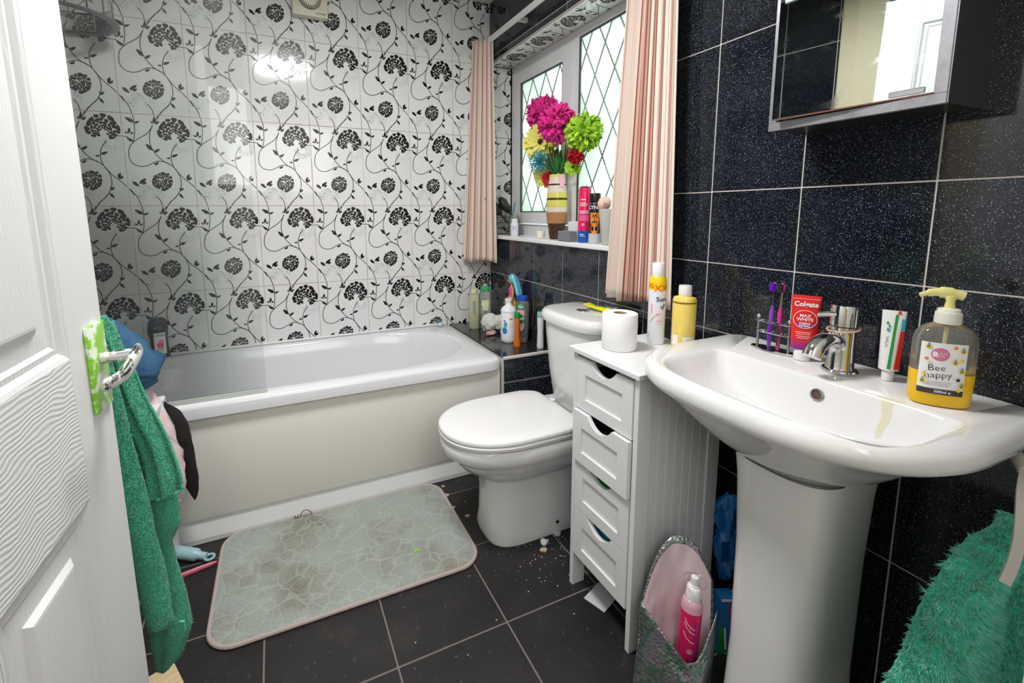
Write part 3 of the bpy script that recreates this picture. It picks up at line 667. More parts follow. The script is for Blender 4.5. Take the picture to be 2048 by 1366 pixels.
decal('label_print', t, [('rect', -.027, .142, .027, .1425, Wt), ('text', 'Colgate', 0, .130, .0155, Wt, .92, 0, .03), ('ring', 0, .096, .0225, .021, .0011, Wt), ('poly', [(.021 * cos(a), .096 + .0195 * sin(a)) for a in [pi + .45 + (pi - .9) * i / 14 for i in range(15)]], Pu), ('text', 'MAX', 0, .104, .0098, Wt), ('text', 'WHITE', 0, .0955, .0098, Wt), ('text', 'PURPLE', 0, .0865, .0062, Wt, 1, 0, .03), ('text', 'REVEAL', 0, .081, .0062, Wt, 1, 0, .03), ('rect', -.017, .066, .012, .0669, Wt), ('rect', -.014, .062, .012, .0629, Wt), ('rect', -.015, .057, .013, .0579, Wt), ('rect', -.012, .053, .01, .0539, Wt)], ff)
t = thing('toothpaste_tube', 'white toothpaste tube with green and red stripes, right of the tap', 'toothpaste', (-.062, -1.985, DZ), AV(-.06, -1.985) + pi)
tube_box(t, .0225, .014, .022, .143, Wt, capr=.012); t.scale = (1, .82, 1)
ff2 = lambda u, v, off: Vector((-(.0022 + .014 * max(0, 1 - (v - .022) / .121) ** .7 * sqrt(max(0, 1 - (u / .0245) ** 2))) - off, -u, v))
decal('label_print', t, [('poly', [(-.003, .026), (.003, .026), (.008, .136), (.003, .136)], Gn), ('poly', [(.0095, .026), (.019, .026), (.0215, .104), (.0145, .104)], Rd), ('poly', [(.0147, .106), (.0216, .106), (.0218, .128), (.015, .128)], Tq), ('poly', [(.006, .137), (.012, .137), (.0125, .143), (.007, .143)], Rd), ('line', [(-.011, .07), (-.007, .074), (-.011, .078), (-.007, .082), (-.010, .087), (-.006, .091)], .0012, Nv), ('ell', -.008, .105, .003, .004, Tq), ('ell', -.010, .118, .002, .003, Gn), ('ell', -.006, .112, .002, .002, Gn)], ff2)
# soap dispenser
t = thing('soap_dispenser', 'clear pump bottle of yellow hand soap with a bee label', 'soap dispenser', (-.118, -2.083, DZ), radians(128)); t.scale = (.94, .94, .97)
LIQ = mat('yellow_liquid_soap', '#f3c313', .2, sss=0)
bm = new_bm(); lathe(bm, [(.040, .002), (.0435, .006), (.0445, .05), (.0445, .116), (.042, .13), (.034, .142), (.02, .15), (.016, .153)], 48, sy=.62, sx=1, p=2.5, cap0=True); obj('bottle', bm, CLEARP, t, True)
bm = new_bm(); lathe(bm, [(.0405, .001), (.0438, .006), (.0448, .05), (.0448, .062), (.042, .0625)], 48, sy=.62, p=2.5); obj('liquid_soap', bm, LIQ, t, True)
bm = new_bm(); lathe(bm, [(.0185, .150), (.019, .152), (.0185, .170), (.0165, .1705), (.0155, .176), (.011, .178)], 30); obj('pump_collar', bm, mat('milky_plastic', '#e9e7da', .3), t, True)
PUM = mat('pale_yellow_pump', '#ece697', .3)
bm = new_bm(); lathe(bm, [(.007, .177), (.0075, .18), (.006, .19), (.0085, .196), (.009, .2)], 20); tube(bm, smoothpath([(-.018, 0, .2), (-.004, 0, .204), (.014, 0, .2055), (.03, 0, .2035), (.043, 0, .198)], 4), [.008] * 5 + [.010] * 4 + [.007] * 4 + [.0045] * 4, 12, flat=.55); obj('pump_head', bm, PUM, t, True)
bm = new_bm(); tube(bm, [(0, 0, .150), (0, 0, .02)], .0035, 8); obj('dip_tube', bm, PUM, t, True)
def fl(u, v, off):
    x = u; e = 2.5; y = .0008 + .0445 * .62 * (max(0, 1 - abs(x / .0445) ** e)) ** (1 / e); return Vector((x, y + off, v))
bee = [('rect', -.036, .024, .025, .118, Wt), ('ell', -.0, .097, .0125, .012, plain('rose_print', '#d9769c', .4)), ('line', [(-.009, .097), (-.006, .101), (-.004, .096), (-.001, .101), (.002, .096), (.005, .1), (.009, .097)], .0011, Wt), ('line', [(-.006, .093), (-.002, .0945), (.003, .092), (.007, .0935)], .0009, Wt), ('text', 'Bee', .003, .072, .016, Bk, 1, .1, -.01), ('text', 'happy', .0, .059, .016, Bk, 1, .1, -.01), ('rect', -.036, .024, .025, .034, plain('charcoal_label', '#3a3836', .5)), ('text', '500ml e', -.008, .029, .007, Wt), ('rect', -.02, .046, .016, .0468, Gy), ('rect', -.018, .043, .014, .0438, Gy), ('rect', -.015, .040, .012, .0408, Gy)]
for bx, by in ((.016, .110), (-.030, .106), (-.031, .07), (.0195, .046), (-.0325, .043), (-.02, .085)):
    bee += [('ell', bx, by, .0045, .003, Ye), ('rect', bx - .0012, by - .0028, bx - .0002, by + .0028, Bk), ('rect', bx + .0012, by - .0026, bx + .0022, by + .0026, Bk), ('ell', bx + .0005, by + .0045, .0016, .003, Gy)]
for bx, by in ((-.018, .112), (.018, .088), (-.028, .09), (-.026, .055), (.02, .06), (-.028, .036)): bee += [('ell', bx, by, .0028, .003, [Or, plain('charcoal_label', '', 0), Ye][int(bx * 1e3) % 3])]
dk = []
for it in bee:   # mirror u: the label faces the doorway, where local +X runs to the viewer's left
    it = list(it)
    if it[0] == 'rect': it[1], it[3] = -it[3], -it[1]
    elif it[0] in ('ell',): it[1] = -it[1]
    elif it[0] == 'text': it[2] = -it[2]
    elif it[0] == 'line': it[1] = [(-a, b) for a, b in it[1]]
    it = [(tuple(x) if isinstance(x, tuple) else x) for x in it]
    dk.append(tuple(it))
flab = lambda u, v, off: fl(-u + .013, v, off)
decal('label_print', t, dk, flab)

# ------------------------------------------------------------------ things on the cabinet
ZT = .7768
def can(name, label, cat, x, y, z, prof, m, extra=(), caps=(), da=0, n=36, sy=1, R=None, group=None, p=2):
    """bottle or can: body lathe, then (name, profile, material) parts, then decals facing the doorway"""
    t = thing(name, label, cat, (x, y, z), 0, group)
    if sy != 1: t.rotation_euler.z = AV(x, y) + da
    bm = new_bm(); lathe(bm, prof, n, sx=sy if sy != 1 else 1, p=p); obj('body', bm, m, t, True, sharp=50)
    for nm, pr, mm in caps:
        bm = new_bm(); lathe(bm, pr, n, sx=sy if sy != 1 and pr[0][0] > .02 else 1); obj(nm, bm, mm, t, True, sharp=50)
    if extra:
        RR = R or max(q[0] for q in prof)
        if sy == 1: f = on_cyl(RR, AV(x, y) + da)
        else:
            def f(u, v, off):
                a = min(1, max(-1, u / RR)); return Vector((RR * sy * sqrt(1 - a * a) + off + .0004, RR * a, v))
        decal('label_print', t, extra, f)
    return t
t = thing('toilet_roll', 'white toilet roll standing on the cabinet top', 'toilet roll', (-.288, -1.455, ZT))
PAP = mat('tissue_paper', '#f0f0f0', .95); bm = new_bm(); n = N(PAP); n.bump(n.noise(n.pos(), 500, 2), .5, .001)
lathe(bm, [(.019, 0), (.047, 0), (.049, .002), (.049, .102), (.047, .104), (.0195, .104), (.019, .102), (.019, .0)], 48, cap0=False, cap1=False); obj('paper', bm, PAP, t, True, sharp=50)
bm = new_bm(); lathe(bm, [(.0185, .001), (.0188, .103), (.0175, .103), (.017, .001)], 32, cap0=False, cap1=False); obj('card_core', bm, plain('brown_card', '#a58d78', .9), t, True)
can('aerosol_can', 'tall white and yellow deodorant spray can on the cabinet', 'spray can', -.155, -1.462, ZT, [(.023, 0), (.0245, .003), (.0245, .163)], mat('white_can', '#e9ebf2', .25),
    [('poly', [(.002, .150), (.026, .150), (.026, .165), (-.004, .165)], Ye), ('text', 'XXL', .017, .168, .027, plain('red_orange_print', '#e8601c', .35), 1, 0, .02), ('text', 'XL', -.019, .175, .019, plain('red_orange_print', '', 0), 1, 0, .02), ('text', 'Sure', .0145, .136, .019, Nv, 1, 0, .02), ('line', [(.011, .116), (.0155, .106), (.022, .122)], .0045, Nv), ('poly', [(-.016, .125), (.011, .0925), (.003, .089), (-.016, .094)], Pk), ('line', [(-.018, .066), (-.012, .078), (-.003, .087), (.008, .094)], .0018, Or), ('rect', -.001, .072, .016, .0735, Pk), ('rect', .001, .068, .016, .0695, Pk), ('rect', -.002, .062, .016, .0625, Gy), ('rect', -.026, .028, -.021, .033, Gy), ('rect', -.026, .020, -.021, .024, Gy)],
    [('yellow_shoulder', [(.0245, .163), (.0245, .186), (.0232, .196), (.0185, .203)], mat('bright_yellow_can', '#f4cf12', .3)), ('nozzle_cap', [(.0175, .202), (.018, .204), (.018, .240), (.0165, .242), (.0001, .2422)], Wt)], da=.0)
t = thing('liquid_bottle', 'yellow liquid in a clear bottle with white cap beside the spray can', 'bottle', (-.122, -1.532, ZT))
bm = new_bm(); lathe(bm, [(.0305, .0), (.032, .003), (.032, .14), (.0295, .148), (.018, .152), (.016, .153)], 36); obj('bottle', bm, mat('yellow_bottle_plastic', '#f0d468', .12, coat=.5), t, True)
bm = new_bm(); lathe(bm, [(.0165, .153), (.0175, .155), (.0175, .178), (.0165, .182), (.001, .183)], 30); obj('cap', bm, Wt, t, True)
decal('label_print', t, [('rect', -.031, .0, -.013, .042, plain('pale_label', '#ece9e2', .5)), ('rect', .0, .0, .03, .039, plain('pale_label', '', 0)), ('rect', .008, .030, .027, .031, Gy), ('rect', .008, .0265, .027, .0275, Gy), ('rect', .008, .023, .024, .024, Gy)], on_cyl(.032, AV(-.122, -1.532)))
decal('liquid_line', t, [('rect', -.04, .133, .04, .1375, plain('amber_print', '#8a6a20', .2))], on_cyl(.032, AV(-.122, -1.532)))
# tube of cream on the cistern
t = thing('cream_tube', 'yellow and green squeezed tube lying on the cistern lid', 'tube', (-.062, -1.10, .7895), radians(-78))
bm = new_bm(); rings = []
for k in range(9):
    f = k / 8; rings.append([Vector((-.075 + .12 * f, .022 * (1 - .35 * f) * cos(a), .0012 + (.001 + .011 * f) * (1 + sin(a)) + .02 * (1 - f) ** 2)) for a in [2 * pi * i / 18 for i in range(18)]])
loft(bm, rings); obj('tube_body', bm, mat('lime_yellow_tube', '#e4e01c', .35), t, True)
bm = new_bm(); lathe(bm, [(.013, 0), (.0145, .022), (.0145, .03)], 20, tilt=Matrix.Rotation(radians(90), 3, 'Y'), c=(.045, 0, .0155)); obj('cap', bm, plain('grey_cap', '#6f7478', .4), t, True)
decal('label_print', t, [('ell', .02, 0, .011, .011, Tq), ('rect', -.03, -.004, .004, .004, Gn), ('rect', -.026, -.0005, .0, .0012, Wt)], lambda u, v, off: Vector((u, v, .0026 + 2 * (.001 + .011 * ((u + .075) / .12)) + .02 * (1 - (u + .075) / .12) ** 2 + off)))

# ------------------------------------------------------------------ bottles on the tiled ledge
LZ = .5208
PLW = mat('white_bottle', '#ecedf2', .3)
can('lotion_bottle', 'stout white bottle with blue bubbles on the black ledge', 'bottle', -.128, -.475, LZ, [(.036, 0), (.0385, .004), (.0385, .012)], mat('lilac_bottle_base', '#dcd6e6', .3),
    [('ell', -.021, .062, .014, .017, mat('bright_blue_print', '#1f86c8', .35)), ('ell', -.016, .093, .009, .014, Tq), ('ell', -.0205, .112, .0042, .0045, plain('slate_blue_print', '#3d76a8', .4)), ('rect', .004, .118, .02, .126, Or), ('rect', .004, .08, .02, .105, plain('pale_label', '', 0))],
    [('bottle', [(.0385, .012), (.039, .03), (.039, .148), (.037, .152), (.040, .154), (.040, .162), (.034, .172), (.02, .184), (.0155, .188), (.0145, .205)], PLW), ('cap', [(.017, .204), (.0195, .215), (.019, .218), (.001, .219)], Wt)], R=.0397)
can('slim_bottle', 'slim amber orange bottle with green cap at the ledge front', 'bottle', -.135, -.575, LZ, [(.0185, 0), (.019, .01), (.0155, .028), (.0125, .06), (.012, .09), (.0145, .125), (.0155, .142)], mat('amber_plastic', '#d9700f', .12, coat=.5, alpha=.93),
    (), [('cap', [(.0145, .142), (.0155, .144), (.0155, .164), (.014, .167), (.001, .1675)], plain('green_cap', '#1e8f3c', .35))], n=24)
can('shampoo_bottle', 'clear shampoo bottle with a pink label and blue cap on the ledge', 'bottle', -.078, -.525, LZ, [(.026, 0), (.028, .004), (.0325, .1), (.034, .2), (.028, .212)], CLEARP,
    [('rect', -.026, .13, .010, .168, mat('salmon_print', '#eeb0b0', .4)), ('rect', -.026, .075, .008, .11, mat('salmon_print', '', 0)), ('ell', -.006, .123, .0165, .024, plain('deep_green_print', '#1f6a38', .4)), ('text', 'OYS', -.004, .123, .014, Wt), ('ell', -.008, .186, .016, .012, plain('mint_green_print', '#5fc48c', .4)), ('ell', -.012, .184, .003, .004, Wt), ('rect', -.007, .181, -.001, .187, Wt), ('poly', [(-.012, .07), (.006, .086), (.012, .094), (.004, .076), (-.002, .062)], plain('cream_flower_print', '#f2efdf', .4))],
    [('cap', [(.027, .212), (.0285, .214), (.0285, .232), (.026, .238), (.001, .24)], plain('royal_blue_cap', '#1c4fae', .35)), ('shampoo_left', [(.0245, .002), (.027, .005), (.0275, .02), (.001, .021)], plain('pink_shampoo', '#d99aa8', .3))], sy=.6)
can('slim_bottle', 'slim white bottle with mint green cap next to the cistern', 'bottle', -.045, -.643, LZ, [(.0165, 0), (.017, .006), (.0155, .05), (.0145, .08), (.016, .14), (.016, .15)], PLW,
    (), [('cap', [(.0155, .15), (.0165, .152), (.0165, .172), (.015, .175), (.001, .1755)], plain('mint_cap', '#7fd0b4', .4))], n=24)
can('shower_gel_bottle', 'tall clear bottle with green cap in the ledge corner', 'bottle', -.115, -.17, LZ, [(.034, 0), (.036, .004), (.036, .19), (.028, .206)], CLEARP,
    [('rect', -.02, .12, .02, .16, mat('pale_green_print', '#cfe0b4', .4)), ('rect', -.016, .15, .012, .158, mat('lemon_print', '#e0dc9a', .4)), ('rect', -.015, .10, .018, .13, mat('pale_green_print', '', 0))],
    [('cap', [(.026, .206), (.027, .208), (.027, .23), (.025, .234), (.001, .235)], plain('mid_green_cap', '#36a862', .35))], sy=.62)
can('shower_gel_bottle', 'pale yellow translucent bottle beside the green-capped one', 'bottle', -.182, -.165, LZ, [(.028, 0), (.03, .004), (.03, .19), (.02, .2)], glassy('pale_yellow_plastic', '#e6e8d0', body='#dde0c0', bodyfac=.5),
    [('rect', -.006, .08, .008, .16, mat('grey_lettering', '#8f9398', .5))], [('cap', [(.018, .2), (.019, .202), (.018, .222), (.001, .223)], plain('pale_lemon_cap', '#e3e1a4', .4))], sy=.6)
# bath puff
PUF = mat('pale_net', '#dfe2da', .8, alpha=.9)
t = thing('bath_puff', 'crumpled off-white net bath puff on the ledge', 'bath puff', (-.115, -.275, LZ))
bm = new_bm()
for c, r in (((-.02, .0, .052), .048), ((.03, -.028, .055), .043), ((.045, -.01, .045), .036)):
    b2 = bmesh.new(); sphere(b2, c, r, 26, 18)
    for v in b2.verts:
        d = v.co - Vector(c); k = noise.noise(v.co * 60) * .012 + noise.noise(v.co * 150) * .006 + sin(18 * atan2(d.y, d.x) + 30 * d.z) * .0016; v.co += d.normalized() * k
        v.co.z = max(.001, v.co.z)
    me = bpy.data.meshes.new('tmp'); b2.to_mesh(me); b2.free(); bm.from_mesh(me); bpy.data.meshes.remove(me)
obj('net_sponge', bm, PUF, t, True, sharp=80)
can('soap_bottle', 'small pinkish soap bottle lying in front of the puff', 'bottle', -.165, -.325, LZ, [(.001, 0)] * 2, Wt) if False else None
t = thing('soap_bottle', 'small pinkish soap bottle lying in front of the puff', 'bottle', (-.158, -.338, LZ + .0115), radians(10))
bm = new_bm(); lathe(bm, [(.009, -.03), (.0115, -.027), (.0115, .02), (.007, .026)], 20, tilt=Matrix.Rotation(radians(90), 3, 'Y')); obj('body', bm, mat('dusty_pink_bottle', '#d39a9a', .3), t, True)
decal('label_print', t, [('ell', -.003, 0, .016, .006, plain('pale_label', '', 0))], lambda u, v, off: Vector((u, -.0116 - off, v)))
t = thing('soap_lump', 'small white lump of soap beside the pinkish bottle', 'soap', (-.098, -.352, LZ)); bm = new_bm(); sphere(bm, (0, 0, .013), .014, 14, 10, (1, 1.1, .9)); obj('lump', bm, Wt, t, True)
# doll with rainbow hair
t = thing('doll', 'toy doll with long rainbow hair standing behind the white bottle', 'doll', (-.062, -.385, LZ), radians(165)); t.scale = (1.05, 1.05, 1.03)
SK = plain('doll_skin', '#c98d62', .5)
bm = new_bm()
for s in (-1, 1): tube(bm, smoothpath([(0.002, s * .016, .17), (0.004, s * .016, .12), (.004, s * .015, .085), (0, s * .014, .02), (.004, s * .014, .004)], 3), [.014, .0135, .013, .012, .011, .0105, .010, .009, .008, .006, .006, .007, .007], 10)
loft(bm, [[Vector((x, y, z)) for x, y in [(a * cos(q), b * sin(q)) for q in [2 * pi * i / 16 for i in range(16)]]] for z, a, b in ((.155, .013, .02), (.175, .0155, .026), (.19, .013, .02), (.205, .0105, .0155), (.22, .013, .019), (.235, .014, .022), (.25, .010, .022), (.256, .006, .009), (.268, .005, .006))])
obj('body', bm, SK, t, True)
for s, pts in ((-1, [(0, -.022, .248), (-.004, -.032, .225), (.002, -.046, .195), (.016, -.062, .168), (.022, -.068, .156)]), (1, [(0, .022, .248), (.002, .03, .22), (.008, .034, .19), (.016, .034, .165)])):
    bm = new_bm(); tube(bm, smoothpath(pts, 3), [.0065] * 4 + [.005] * (3 * len(pts) - 3 - 8) + [.0042] * 2 + [.0058] * 2 + [.004], 8); sphere(bm, pts[-1], .0065, 10, 8, (.8, .8, 1.2)); obj('arm', bm, SK, t, True)
bm = new_bm(); sphere(bm, (0, 0, .288), .019, 16, 12, (1, .9, 1.15)); sphere(bm, (.019, 0, .284), .004, 8, 6); hd = obj('head', bm, SK, t, True)
bm = new_bm(); sphere(bm, (-.004, 0, .292), .0215, 16, 12, (1, 1, 1.12)); obj('hair_cap', bm, plain('hair_1', '#56c6cf', .45), t, True)
bm = new_bm()
for s in (-1, 1): sphere(bm, (.0165, s * .0075, .291), .003, 8, 6)
obj('eye', bm, Bk, hd); bm = new_bm(); sphere(bm, (.018, 0, .277), .003, 8, 6, (.5, 1.4, .5)); obj('mouth', bm, Rd, hd)
bm = new_bm(); loft(bm, [[Vector((a * cos(q), b * sin(q), z)) for q in [2 * pi * i / 16 for i in range(16)]] for z, a, b in ((.2, .013, .0185), (.21, .0115, .0165), (.225, .0145, .021), (.24, .015, .0235), (.251, .0105, .022))]); obj('top', bm, plain('hot_pink_cloth', '#e0508c', .6), t, True)
bm = new_bm(); loft(bm, [[Vector((a * cos(q) * (1 + .08 * sin(6 * q)), b * sin(q) * (1 + .08 * sin(6 * q)), z)) for q in [2 * pi * i / 32 for i in range(32)]] for z, a, b in ((.10, .027, .036), (.14, .024, .033), (.18, .018, .028), (.203, .0125, .018))]); obj('skirt', bm, plain('yellow_cloth', '#e8c04a', .7), t, True)
HC = [plain('hair_%d' % i, c, .45) for i, c in enumerate(('#3f9fd0', '#56c6cf', '#8a55c8', '#b06ad8', '#5a8ee0', '#7fd8d8'))]
for i in range(22):
    a = pi * (.55 + .9 * (i % 11) / 10); r = .019 + .002 * (i // 11); bm = new_bm(); sw = .02 + .02 * random.random(); L = .085 + .05 * random.random()
    sgn = 1 if i % 11 > 3 else .6
    pts = [(.010 * cos(a) * .5, .012 * sin(a), .311), (r * cos(a), r * sin(a), .298), (1.35 * r * cos(a) - .008, 1.5 * r * sin(a), .265), (1.5 * r * cos(a) - .014, 1.7 * r * sin(a) + .006, .225), (1.4 * r * cos(a) - .018, 1.9 * r * sin(a) + .01, .30 - L)]
    tube(bm, smoothpath(pts, 4), [.009] * 9 + [.008] * 4 + [.006] * 3 + [.001], 6); obj('hair_lock', bm, HC[i % 6], t, True)
t = thing('body_wash_bottle', 'dark grey squeeze bottle with pink flower label on the bath rim', 'bottle', (-1.69, -.028, .522), radians(-72))
bm = new_bm(); DG = mat('dark_grey_bottle', '#2c2f33', .3); lathe(bm, [(.034, 0), (.037, .003), (.037, .02), (.033, .055), (.034, .1), (.038, .13), (.037, .142), (.03, .15)], 36, sy=1, sx=.6, p=2.6); obj('body', bm, DG, t, True)
bm = new_bm(); lathe(bm, [(.034, .151), (.0355, .153), (.034, .172), (.022, .183), (.001, .184)], 36, sx=.58, p=2.4); obj('cap', bm, mat('charcoal_cap', '#3a3d42', .35), t, True)
def fy(u, v, off): return Vector((.0215 * (max(0, 1 - abs(u / .037) ** 2.6)) ** (1 / 2.6) + .0022 + off, u, v))
decal('label_print', t, [('rect', -.022, .02, .022, .118, plain('pale_label', '', 0)), ('text', 'LYNX', 0, .106, .014, Bk, 1.1, 0, .02), ('ell', .004, .072, .011, .015, Pk), ('ell', -.004, .062, .009, .012, mat('hot_pink_print', '#ee4a86', .4)), ('ell', .006, .058, .006, .012, mat('hot_pink_print', '', 0)), ('rect', -.014, .042, .012, .045, Gy), ('rect', -.014, .037, .012, .039, Gy), ('rect', -.014, .028, .004, .03, Gy)], fy)
bm = new_bm(); lathe(bm, [(.012, 0), (.014, .006), (.010, .016), (.003, .02)], 14, sx=1.4); o = obj('paper_scrap', bm, plain('pale_blue_scrap', '#c3d8e4', .7), loc=(-.34, -.035, .5216)); tag(o, 'pale blue crumpled scrap at the bath rim corner', 'scrap')
for v in o.data.vertices: v.co += Vector((noise.noise(v.co * 90) * .006, noise.noise(v.co * 80 + Vector((3, 0, 0))) * .006, 0))

# ------------------------------------------------------------------ window sill things
SZ = OZ0 + .009
t = thing('flower_vase', 'banded cream, yellow and brown vase of artificial flowers on the sill', 'vase', (.065, -.602, SZ)); VR = lambda z: 0
vp = [(.033, 0), (.035, .004), (.0385, .04), (.044, .08), (.0485, .12), (.050, .16), (.0485, .205), (.044, .245), (.039, .28), (.0365, .305)]
def vrad(z):
    for (r0, a), (r1, b) in zip(vp, vp[1:]):
        if a <= z <= b: return r0 + (r1 - r0) * (z - a) / (b - a)
    return vp[-1][0]
def band(nm, z0, z1, m, grow=0, cap0=True, cap1=True):
    bm = new_bm(); k = 6; lathe(bm, [(vrad(z0 + (z1 - z0) * i / k) + grow, z0 + (z1 - z0) * i / k) for i in range(k + 1)], 40, cap0=cap0, cap1=cap1); return obj(nm, bm, m, t, True)
band('glass_base', 0, .075, mat('brown_smoked_glass', '#6b4f3c', .05, trans=.6, ior=1.3))
bm = new_bm()
for i in range(12): z = .077 + i * .0042; tube(bm, [((vrad(z) + .0005) * cos(2 * pi * q / 32), (vrad(z) + .0005) * sin(2 * pi * q / 32), z) for q in range(33)], .0023, 6)
obj('rope_band', bm, mat('tan_raffia', '#b98a5e', .8), t, True); band('inner_core', .075, .128, mat('tan_raffia', '', 0), -.002)
CRV = mat('cream_glaze', '#e2d3c2', .25); YV = mat('yellow_glaze', '#d7d06a', .25); BV = mat('brown_glaze', '#3a2c22', .2)
for z0, z1, m in ((.128, .15, CRV), (.15, .185, YV), (.185, .195, BV), (.195, .22, YV), (.22, .253, CRV), (.253, .261, BV), (.261, .292, CRV), (.292, .305, YV)): band('glaze_band', z0, z1, m)
bm = new_bm(); box(bm, -.0005, .0005, -.011, .011, -.055, 0); o = obj('gift_tag', bm, plain('pink_tag', '#f2b5cb', .5), t); o.location = (-.005, -.047, .300); o.rotation_euler.z = radians(60)
def petal_mesh(bm, M_, L, W, curl, mi=0, k=5, point=False):
    rows_ = []
    for i in range(k + 1):
        f = i / k; w_ = W * .5 * (1 - f) ** .6 if point else W * .5 * (.4 + .6 * f / .6 if f < .6 else sqrt(max(.05, 1 - ((f - .6) / .42) ** 2))); z = curl * f * f * L; x = L * f
        rows_.append([bm.verts.new(M_ @ Vector((x, s * w_, z + (abs(s) * .18 * W)))) for s in (-1, 0, 1)])
    for a, b in zip(rows_, rows_[1:]):
        for j in (0, 1): bm.faces.new((a[j], a[j + 1], b[j + 1], b[j])).material_index = mi
def flower(kind, label, c, r, m, face=(-1, -.9, .1), mats=None, seed=1, grp=None):
    rnd = random.Random(seed); c = Vector(c); t = thing('artificial_flower', label, 'flower', (.065, -.602, SZ + .29), 0, grp); o_ = Vector((.065, -.602, SZ + .29)); cl = c - o_
    F = Vector(face).normalized(); Q = F.to_track_quat('Z', 'Y').to_matrix(); bm = new_bm()
    if kind == 'pom':
        n = 300
        for i in range(n):
            z = 1 - 2 * (i + .5) / n * .86; a = i * 2.39996; s = sqrt(max(0, 1 - z * z)); d = Q @ Vector((s * cos(a), s * sin(a), z))
            d = (d + Vector((rnd.uniform(-.1, .1), rnd.uniform(-.1, .1), rnd.uniform(-.1, .1)))).normalized()
            R_ = d.to_track_quat('X', 'Z').to_matrix().to_4x4(); R_ = Matrix.Translation(cl) @ R_ @ Matrix.Rotation(rnd.uniform(0, 6.28), 4, 'X') @ Matrix.Translation((r * .45, 0, 0)); L = r * rnd.uniform(.42, .58)
            petal_mesh(bm, R_, L, r * .25, rnd.uniform(.2, .8))
        sphere(bm, cl, r * .55, 14, 10)
    elif kind == 'daisy':
        for ring, (n, L, lift) in enumerate(((18, 1, .0), (16, .92, .25), (12, .7, .55))):
            for i in range(n):
                a = 2 * pi * i / n + ring * .3 + rnd.uniform(-.08, .08)
                R_ = Matrix.Translation(cl) @ Q.to_4x4() @ Matrix.Rotation(a, 4, 'Z') @ Matrix.Rotation(-lift + rnd.uniform(-.12, .12), 4, 'Y') @ Matrix.Translation((r * .1, 0, 0)); petal_mesh(bm, R_, r * L * .9, r * .26, .05)
    elif kind == 'spiky':
        n = 130
        for i in range(n):
            z = 1 - 1.3 * (i + .5) / n; a = i * 2.39996; s = sqrt(max(0, 1 - z * z)); d = Q @ Vector((s * cos(a), s * sin(a), z * .8))
            R_ = Matrix.Translation(cl) @ d.normalized().to_track_quat('X', 'Z').to_matrix().to_4x4(); petal_mesh(bm, R_, r * rnd.uniform(.8, 1.05), r * .11, rnd.uniform(-.1, .2), k=3, point=True)
    elif kind == 'rose':
        for ring in range(6):
            n = 3 + ring; rr = r * (.15 + .15 * ring)
            for i in range(n):
                a = 2 * pi * i / n + ring; V_ = []
                for u in (-1, -.5, 0, .5, 1):
                    aa = a + u * 1.1 * pi / n; V_.append([bm.verts.new(cl + Q @ Vector((rr * f * cos(aa), rr * f * sin(aa), h))) for f, h in ((.55, -.5 * r), (1, 0), (1.1 + .08 * ring, r * (.55 - .1 * ring)))])
                for p_, q_ in zip(V_, V_[1:]):
                    for j in (0, 1): bm.faces.new((p_[j], q_[j], q_[j + 1], p_[j + 1]))
    obj('flower_head', bm, m, t, True, sharp=70)
    if kind == 'daisy':
        bm = new_bm(); sphere(bm, cl + F * r * .06, r * .17, 12, 8); obj('flower_centre', bm, plain('dark_seed_head', '#3a2a22', .8), t, True)
    bm = new_bm(); e = cl - F * r * .3; tube(bm, smoothpath([(0, 0, -.06), (0, 0, 0), e * .45 + Vector((0, 0, .015)), e], 5), .0022, 6); obj('stem', bm, STEM, t, True)
    return t
STEM = plain('green_stem', '#4a6b35', .6)
MGT = mat('magenta_petal', '#e82a9c', .6, sheen=.2); LIM = mat('lime_petal', '#a9d53a', .6); YEL = mat('lemon_petal', '#ece878', .6); TUR = mat('turquoise_petal', '#55bccd', .6); CRI = mat('crimson_petal', '#c01632', .6); GRN = plain('leaf_green', '#2f6b33', .6)
flower('pom', 'large magenta pompom flower at the front of the vase', (.0, -.690, 1.560), .088, MGT, seed=1)
flower('pom', 'magenta pompom flower behind and above the large one', (.085, -.445, 1.650), .09, MGT, seed=2)
flower('pom', 'lime green pompom flower on the right of the bouquet', (.04, -.830, 1.500), .082, LIM, seed=3)
flower('daisy', 'pale yellow daisy with dark centre left of the magenta flower', (.05, -.48, 1.510), .098, YEL, (-1, -.7, .2), seed=4)
flower('spiky', 'turquoise spiky flower on the left of the bouquet', (.02, -.512, 1.410), .066, TUR, (-1, -.8, .1), seed=5)
flower('daisy', 'drooping yellow flower under the turquoise one', (.06, -.50, 1.345), .064, YEL, (-1, -.5, -.6), seed=6)
flower('pom', 'red rose below the lime green flower', (.02, -.805, 1.405), .036, CRI, (-1, -.9, .5), seed=7)
flower('daisy', 'crimson flower between the turquoise one and the stems', (.08, -.55, 1.424), .042, CRI, (-1, -.7, .3), seed=8)
flower('daisy', 'crimson flower hanging beside the vase neck', (.06, -.545, 1.325), .042, CRI, (-1, -.7, -.2), seed=9)
flower('daisy', 'small yellow-green flower right of the vase mouth', (.05, -.745, 1.365), .04, LIM, (-1, -.9, .2), seed=10)
t = thing('artificial_foliage', 'dark green leaves among the flower stems above the vase', 'leaves', (.065, -.602, SZ + .29))
for i in range(26):
    a = i * 2.4; bm = new_bm(); el = .5 + .5 * random.random(); d = Vector((cos(a) * (1 - el * .6), sin(a) * (1 - el * .6), el)).normalized()
    R_ = Matrix.Translation(d * .03) @ d.to_track_quat('X', 'Z').to_matrix().to_4x4(); petal_mesh(bm, R_, .085 + .04 * random.random(), .022, .35, point=True); obj('leaf', bm, GRN, t, True)
